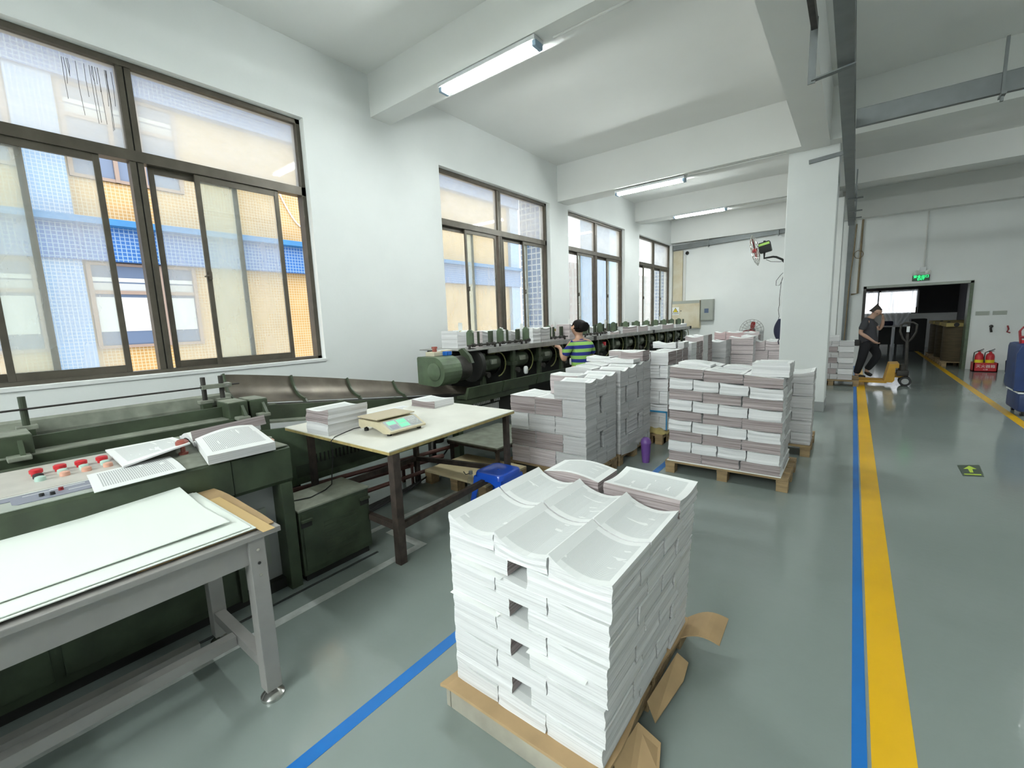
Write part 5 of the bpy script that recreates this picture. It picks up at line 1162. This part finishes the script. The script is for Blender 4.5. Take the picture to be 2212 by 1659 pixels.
b = MB(); pts = [(-.885, 8.09, 2.10), (-.93, 8.08, 2.05), (-.985, 8.08, 1.97), (-.985, 8.08, 1.90), (-.935, 8.08, 1.90), (-.905, 8.08, 1.98), (-.89, 8.08, 2.05), (-.915, 8.08, 1.95), (-.92, 8.08, 1.85), (-.93, 8.08, 1.70), (-.925, 8.08, 1.6), (-.935, 8.08, 1.52), (-.92, 8.08, 1.42), (-.93, 8.08, 1.36)]
b.tube(pts, .004, 'black', n=6); b.box(-.89, -.868, 8.06, 8.10, 2.07, 2.13, 'black'); tag(b.build('looped_cable', smooth=True), 'looped black cord hanging down the left side of the column', 'cable')
b = MB(); b.grid(lambda u, v: Vector((-.885 - .105 * math.sin(math.pi * min(1, .15 + .62 * v)) * math.sin(math.pi * u) ** .6, 8.02 + .16 * u, 1.38 - .31 * v)), 10, 10, 'navy', .0); b.box(-.89, -.868, 8.03, 8.17, 1.06, 1.37, 'navy', bev=.01); b.tube([(-.90, 8.1, 1.08), (-.92, 8.1, 1.03), (-.91, 8.1, .98)], .008, 'navy', n=6); tag(b.build('hanging_bag', smooth=True), 'dark navy bag hanging on the left side of the column', 'bag')
# floor fan by the far wall
t = thing('pedestal_fan', (-2.28, 14.1, 0), 'grey pedestal fan with red blades before the far wall', 'fan')
fc = Vector((-2.25, 14.0, .99)); ax = Vector((-.10, -1, .05)).normalized()
b = MB(); cage(b, fc, .31, .07, 3, 18, 'steel', ax, .003); b.build('guard', t)
b = MB(); blades(b, fc, .27, ax, 'darkred', 3, .35); b.lathe([(.05, -.03), (.05, .04)], fc, 'darkred', 14, 'y'); b.build('blades', t)
b = MB(); b.lathe([(.06, .06), (.08, .08), (.07, .2), (.03, .22)], fc, 'greyp', 16, 'y'); b.build('motor', t, smooth=True)
b = MB(); b.tube([fc + Vector((0, .14, -.03)), (-2.25, 14.14, .0)], .022, 'greyp', n=10); b.lathe([(.24, 0), (.24, .02), (.05, .05)], (-2.25, 14.14, 0), 'greyp', 22); b.build('stand', t, smooth=True)
# ---------------------------------------------------------------- yellow pallet truck
t = thing('pallet_truck', (.5, 11.0, 0), 'yellow hand pallet truck at the end of the yellow line', 'pallet truck')
for y in (10.92, 11.28):
    b = MB(); b.box(-.45, .58, y, y + .15, .062, .100, 'truck', bev=.006); b.build('fork', t)
    b = MB(); b.lathe([(.04, -.035), (.04, .035)], (-.3, y + .075, .041), 'black', 14, 'y'); b.build('load_wheel', t)
b = MB(); b.prism([(.54, .10), (.60, .43), (.74, .44), (.74, .36), (.69, .36), (.69, .12), (.66, .08), (.54, .08)], 10.92, 11.43, 'truck', 'y'); b.build('hood', t)
b = MB(); b.lathe([(.055, 0), (.055, .25), (.045, .26)], (.80, 11.17, .15), 'dsteel', 16); b.box(.68, .86, 11.10, 11.24, .16, .24, 'truck', bev=.008); b.box(.72, .90, 11.06, 11.28, .19, .30, 'dsteel', bev=.02); b.build('pump_body', t, smooth=True)
for y in (11.07, 11.24):
    b = MB(); b.lathe([(.03, -.028), (.09, -.028), (.095, -.015), (.095, .015), (.09, .028), (.03, .028)], (.85, y, .095), 'black', 22, 'y'); w = b.build('wheel', t, smooth=True)
    b = MB(); b.lathe([(.0, -.031), (.055, -.031), (.055, .031), (.0, .031)], (.85, y, .095), 'greyp', 18, 'y'); b.build('hub', w)
b = MB(); b.tube([(.86, 11.17, .26), (.835, 11.17, 1.0)], .026, 'dsteel', n=10); b.build('tow_bar', t)
b = MB(); hp = [(.84, .82), (.77, .90), (.725, 1.04), (.735, 1.16), (.79, 1.20), (.90, 1.20), (.955, 1.16), (.955, 1.03), (.90, .90)]
b.tube([(x, 11.17, z) for x, z in hp], .017, 'dsteel', n=8, closed=True); b.tube([(.84, 11.17, 1.20), (.84, 11.17, .95)], .014, 'dsteel', n=8); b.build('handle_loop', t, smooth=True)
b = MB(); b.box(.815, .86, 11.15, 11.19, 1.02, 1.13, 'fixture', bev=.008); b.build('lever', t)
# ---------------------------------------------------------------- blue cart at the right edge
t = thing('hand_trolley', (1.95, 8.7, 0), 'dark blue covered trolley at the right edge of the aisle', 'trolley')
b = MB(); b.box(1.755, 2.35, 8.62, 9.2, .33, .96, 'cart', bev=.05); b.prism([(1.745, .34), (2.3, .34), (2.3, .70), (1.775, .93), (1.735, .83)], 8.60, 8.64, 'cart', 'y'); b.build('cover', t, smooth=True)
b = MB(); b.box(1.80, 2.35, 8.60, 9.2, .06, .30, 'cart', bev=.03); b.build('lower_cover', t, smooth=True)
b = MB(); b.box(1.79, 2.34, 8.605, 9.19, .302, .322, 'paper'); b.build('white_rim', t)
b = MB(); b.tube([(1.80, 8.8, .92), (1.775, 8.8, 1.12), (1.80, 8.8, 1.17), (2.2, 8.8, 1.17), (2.22, 8.8, 1.12), (2.2, 8.8, .92)], .014, 'darkred', n=8); b.tube([(1.78, 8.8, 1.04), (2.2, 8.8, 1.04)], .018, 'darkred', n=8); b.box(1.80, 2.2, 8.77, 8.83, .95, 1.0, 'red'); b.build('handle', t, smooth=True)
for x in (1.86, 2.28):
    for y in (8.68, 9.1): b = MB(); b.lathe([(.03, -.015), (.03, .015)], (x, y, .03), 'black', 14, 'x'); b.box(x - .02, x + .02, y - .02, y + .02, .03, .07, 'steel'); b.build('caster', t)
# ---------------------------------------------------------------- the room beyond the doorway
for x0, x1, tie, lab in ((-.30, .72, .25, 'sheer white curtain in far room, left of the pair, tied low'), (.78, 1.82, 1.27, 'sheer white curtain in far room, gathered to a point')):
    b = MB()
    b.grid(lambda u, v: (tie + (x0 + (x1 - x0) * u - tie) * (1 if v < .3 else max(.07, 1 - ((v - .3) / .45) ** 1.0) if v < .75 else .07 + .12 * (v - .75) * 4), 21.9 + .03 * math.sin(26 * u), 2.12 - 2.1 * v), 40, 20, 'sheer'); tag(b.build('curtain', smooth=True), lab, 'curtain')
b = MB(); b.box(-.3, 1.86, 22.02, 22.05, 1.24, 1.28, 'alu'); b.box(-.3, 1.86, 22.02, 22.05, 2.06, 2.1, 'alu')
for x in (-.3, .70, 1.80): b.box(x, x + .05, 22.02, 22.05, 1.24, 2.1, 'alu')
struct(b.build('window_5'))
t = thing('desk', (1.1, 20.3, 0), 'dark desk in the far room seen through the doorway', 'desk')
b = MB(); b.box(.70, 1.52, 20.0, 20.7, .82, .86, 'sill'); b.build('top', t)
b = MB(); b.box(.74, 1.08, 20.03, 20.66, .22, .82, 'ink'); b.box(1.2, 1.5, 20.03, 20.66, .22, .82, 'ink'); b.build('pedestal', t)
for x in (.76, 1.04, 1.22, 1.46):
    for y in (20.08, 20.6): b = MB(); b.box(x, x + .03, y, y + .03, 0, .22, 'ink'); b.build('leg', t)
b = MB(); b.box(.85, 1.12, 20.2, 20.5, .862, 1.02, 'navy', bev=.05); tag(b.build('bag', smooth=True), 'navy bag standing on the far desk behind the man', 'bag')
b = MB(); b.box(1.55, 1.95, 20.0, 20.6, 0, 1.08, 'ink', bev=.02); tag(b.build('dark_cabinet'), 'dark cabinet right of the far desk', 'cabinet')
for i, (y, lab) in enumerate(((15.45, 'large brown paper roll upright just inside the doorway'), (16.6, 'second brown paper roll behind the first inside doorway'), (17.8, 'third brown paper roll, deepest in the far room'))):
    t = thing('paper_roll', (2.25, y, 0), lab, 'roll')
    b = MB(); b.lathe([(.40, .12), (.41, .14), (.41, .95), (.40, .97)], (2.22, y, 0), 'roll', 32); b.build('roll', t, smooth=True)
    b = MB(); b.box(1.82, 2.61, y - .39, y + .39, .972, 1.06, 'ywood', bev=.006); b.build('wooden_lid', t)
    b = MB(); b.lathe([(.05, 0), (.05, -.004)], (2.0, y - .39, 1.02), 'ink', 12, 'y'); b.build('core_hole', t)
    pallet(1.80, 2.61, y - .4, y + .4, 'small pallet under the %s paper roll' % ('first', 'second', 'third')[i], .115)
# ================================================================ PEOPLE
def hand(P, E, palm, d, n, side, r=.0085, curl=.5, ln=1.0):
    """palm at point palm, pointing along d, back of hand n; fingers as chains rooted in the palm. Adds to P, E"""
    d = Vector(d).normalized(); n = Vector(n).normalized(); s = d.cross(n).normalized() * side; base = len(P) - 1
    P.append((*(Vector(palm)), .024)); E.append((base, len(P) - 1)); pi = len(P) - 1
    for i, (o_, L) in enumerate(((-.027, .070), (-.009, .080), (.010, .076), (.028, .060))):
        k = Vector(palm) + d * .045 + s * o_; P.append((*k, r + .0015)); E.append((pi, len(P) - 1))
        a = curl * (1 + .15 * i)
        m = k + (d * math.cos(a * .6) - n * math.sin(a * .6)) * L * .5 * ln; P.append((*m, r)); E.append((len(P) - 2, len(P) - 1))
        q = m + (d * math.cos(a * 1.6) - n * math.sin(a * 1.6)) * L * .5 * ln; P.append((*q, r * .85)); E.append((len(P) - 2, len(P) - 1))
    k = Vector(palm) - s * .03 + d * .0; P.append((*k, r + .003)); E.append((pi, len(P) - 1))
    m = k - s * .018 + d * .03 - n * .01; P.append((*m, r)); E.append((len(P) - 2, len(P) - 1))
    m2 = m + d * .026 + s * .004 - n * .012; P.append((*m2, r * .85)); E.append((len(P) - 2, len(P) - 1))
def face_parts(root, c, f, l, R, k='skin', brow=True):
    """eyes and mouth on a head of radius R at c, facing f with left l"""
    c, f, l = Vector(c), Vector(f).normalized(), Vector(l).normalized(); up = f.cross(l)
    for s in (-1, 1):
        b = MB(); p = c + f * R * .86 + l * s * R * .36 + up * R * .10
        bmesh.ops.create_uvsphere(b.bm, u_segments=10, v_segments=6, radius=R * .11, matrix=Matrix.Translation(p)); b._new(b.bm.faces[:], 'ink'); b.build('eye', root, smooth=True, local=True)
    b = MB(); p = c + f * R * .88 - up * R * .55; b.bar(p - l * R * .25, p + l * R * .25, R * .08, R * .07, 'darkred'); b.build('mouth', root, local=True)
# ---- the woman at the gathering machine
w = thing('person', (-2.93, 5.32, 0), 'woman seen from behind with bun, in a blue and lime striped polo', 'person')
w.rotation_euler[2] = math.radians(152)
P = [(0, 0, .80, .095), (.0, 0, .93, .095), (.0, 0, 1.06, .10), (.0, 0, 1.15, .09), (.02, 0, 1.225, .052), (.045, 0, 1.275, .048), (.065, 0, 1.335, .075), (.062, 0, 1.395, .083), (.055, 0, 1.435, .060)]
E = [(i, i + 1) for i in range(8)]
P += [(.150, 0, 1.352, .014), (.10, 0, 1.285, .042)]; E += [(6, 9), (6, 10)]          # nose, chin
for s in (-1, 1):
    b0 = len(P); P += [(.05, s * .082, 1.355, .016), (.045, s * .094, 1.375, .010)]; E += [(6, b0), (b0, b0 + 1)]   # ear
for s in (-1, 1):
    b0 = len(P); P += [(.0, s * .14, 1.175, .052), (.03, s * .205, 1.06, .043), (.055, s * .225, .945, .038), (.17, s * .19, 1.0, .034), (.285, s * .14, 1.08, .026), ]
    E += [(3, b0)] + [(b0 + i, b0 + i + 1) for i in range(4)]
    hand(P, E, (.345, s * .13, 1.11), (.9, -s * .15, .35), (-.3, 0, .95), s, curl=.5)
for s in (-1, 1):
    b0 = len(P); P += [(.0, s * .085, .74, .088), (.015, s * .09, .43, .058), (0, s * .09, .25, .052), (-.01, s * .09, .075, .036), (.06, s * .095, .04, .034), (.13, s * .1, .03, .026)]
    E += [(0, b0)] + [(b0 + i, b0 + i + 1) for i in range(5)]
skin_mesh('body', P, E, 'skin', w)
P = [(0, 0, .80, .135), (.0, 0, .90, .135), (.0, 0, 1.02, .142), (-.004, 0, 1.12, .138), (.006, 0, 1.19, .082), (.016, 0, 1.225, .062)]; E = [(i, i + 1) for i in range(5)]
for s in (-1, 1):
    b0 = len(P); P += [(-.004, s * .135, 1.165, .068), (.028, s * .20, 1.07, .062), (.046, s * .218, .995, .062)]; E += [(3, b0), (b0, b0 + 1), (b0 + 1, b0 + 2)]
skin_mesh('shirt', P, E, 'polo', w)
P = [(0, 0, .83, .125), (0, 0, .77, .13)]; E = [(0, 1)]
for s in (-1, 1):
    b0 = len(P); P += [(.0, s * .088, .70, .1), (.015, s * .092, .43, .075), (0, s * .092, .25, .066), (-.005, s * .092, .09, .058)]; E += [(1, b0)] + [(b0 + i, b0 + i + 1) for i in range(3)]
skin_mesh('trousers', P, E, 'trouser', w)
P = [(.030, 0, 1.41, .104), (.010, 0, 1.36, .104), (.0, 0, 1.305, .074), (.085, 0, 1.44, .072), (-.06, 0, 1.40, .055), (-.105, 0, 1.39, .078), (-.14, 0, 1.38, .066), (.055, .06, 1.40, .055), (.055, -.06, 1.40, .055)]; E = [(0, 1), (1, 2), (0, 3), (0, 4), (4, 5), (5, 6), (0, 7), (0, 8)]
skin_mesh('hair', P, E, 'hair', w)
face_parts(w, (.065, 0, 1.355), (1, 0, 0), (0, 1, 0), .088)
for s in (-1, 1):
    skin_mesh('shoe', [(-.03, s * .09, .035, .036), (.05, s * .095, .036, .042), (.13, s * .1, .03, .036)], [(0, 1), (1, 2)], 'shoe', w)
# ---- the man walking by the pallet truck
m = thing('person', (.22, 12.1, 0), 'man in dark polo and black trousers walking, hand raised to his face', 'person')
P = [(.06, 0, .84, .09), (.045, 0, .97, .095), (.03, 0, 1.10, .10), (.04, 0, 1.20, .09), (.095, 0, 1.30, .056), (.125, 0, 1.345, .052), (.17, 0, 1.395, .074), (.165, 0, 1.46, .082), (.155, 0, 1.505, .058)]
E = [(i, i + 1) for i in range(8)]
P += [(.258, 0, 1.40, .015), (.215, 0, 1.345, .042)]; E += [(6, 9), (6, 10)]
for s in (-1, 1):
    b0 = len(P); P += [(.145, s * .08, 1.415, .016), (.14, s * .092, 1.435, .010)]; E += [(6, b0), (b0, b0 + 1)]
# near arm hangs bent, hand before the waist
b0 = len(P); P += [(.02, -.17, 1.225, .056), (-.05, -.215, 1.09, .046), (-.085, -.225, .985, .042), (.03, -.225, .90, .038), (.10, -.21, .845, .028)]; E += [(3, b0)] + [(b0 + i, b0 + i + 1) for i in range(4)]
hand(P, E, (.15, -.20, .80), (.7, .1, -.7), (-.6, -.3, -.5), 1, curl=.7)
# far arm raised to the face
b0 = len(P); P += [(.06, .165, 1.22, .056), (.17, .20, 1.10, .046), (.25, .19, 1.035, .042), (.285, .14, 1.15, .036), (.285, .09, 1.24, .028)]; E += [(3, b0)] + [(b0 + i, b0 + i + 1) for i in range(4)]
hand(P, E, (.278, .06, 1.29), (-.15, -.25, .95), (.95, .2, .15), 1, curl=.6)
# standing leg and trailing, lifted leg
b0 = len(P); P += [(.02, -.09, .76, .072), (-.02, -.10, .44, .064), (-.06, -.10, .26, .056), (-.10, -.10, .085, .038), (-.03, -.105, .045, .036), (.06, -.11, .032, .028)]; E += [(0, b0)] + [(b0 + i, b0 + i + 1) for i in range(5)]
b0 = len(P); P += [(.10, .09, .77, .072), (.25, .10, .49, .066), (.16, .10, .31, .056), (.07, .10, .155, .038), (.11, .105, .09, .036), (.17, .11, .04, .027)]; E += [(0, b0)] + [(b0 + i, b0 + i + 1) for i in range(5)]
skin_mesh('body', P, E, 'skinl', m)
P = [(.06, 0, .72, .160), (.06, 0, .80, .172), (.055, 0, .90, .172), (.04, 0, 1.04, .165), (.04, 0, 1.17, .150), (.08, 0, 1.27, .085), (.10, 0, 1.305, .066)]; E = [(i, i + 1) for i in range(6)]
b0 = len(P); P += [(.015, -.165, 1.215, .082), (-.045, -.212, 1.10, .072), (-.07, -.220, 1.03, .068)]; E += [(4, b0), (b0, b0 + 1), (b0 + 1, b0 + 2)]
b0 = len(P); P += [(.06, .165, 1.215, .082), (.15, .195, 1.13, .072), (.19, .20, 1.09, .068)]; E += [(3, b0), (b0, b0 + 1), (b0 + 1, b0 + 2)]
E[-3] = (4, b0)
skin_mesh('polo_shirt', P, E, 'shirtg', m)
P = [(.06, 0, .86, .14), (.06, 0, .78, .15)]; E = [(0, 1)]
b0 = len(P); P += [(.02, -.092, .74, .108), (-.02, -.102, .44, .084), (-.06, -.102, .26, .074), (-.095, -.102, .095, .064)]; E += [(1, b0)] + [(b0 + i, b0 + i + 1) for i in range(3)]
b0 = len(P); P += [(.10, .092, .76, .108), (.25, .102, .49, .086), (.16, .102, .31, .074), (.075, .102, .165, .062)]; E += [(1, b0)] + [(b0 + i, b0 + i + 1) for i in range(3)]
skin_mesh('trousers', P, E, 'trouser', m)
P = [(.145, 0, 1.475, .080), (.128, 0, 1.44, .068), (.178, 0, 1.495, .058), (.115, 0, 1.41, .045)]; E = [(0, 1), (0, 2), (1, 3)]
skin_mesh('hair', P, E, 'hairg', m)
face_parts(m, (.165, 0, 1.415), (.95, 0, -.3), (0, 1, 0), .085)
skin_mesh('shoe', [(-.13, -.10, .05, .042), (-.04, -.105, .045, .046), (.07, -.11, .035, .038)], [(0, 1), (1, 2)], 'shoe', m)
skin_mesh('shoe', [(.05, .10, .145, .042), (.10, .105, .09, .044), (.18, .11, .042, .036)], [(0, 1), (1, 2)], 'shoe', m)
b = MB(); b.box(-.175, -.07, -.12, .06, .70, .83, 'ink', bev=.03); o = b.build('waist_pouch', m, smooth=True, local=True)
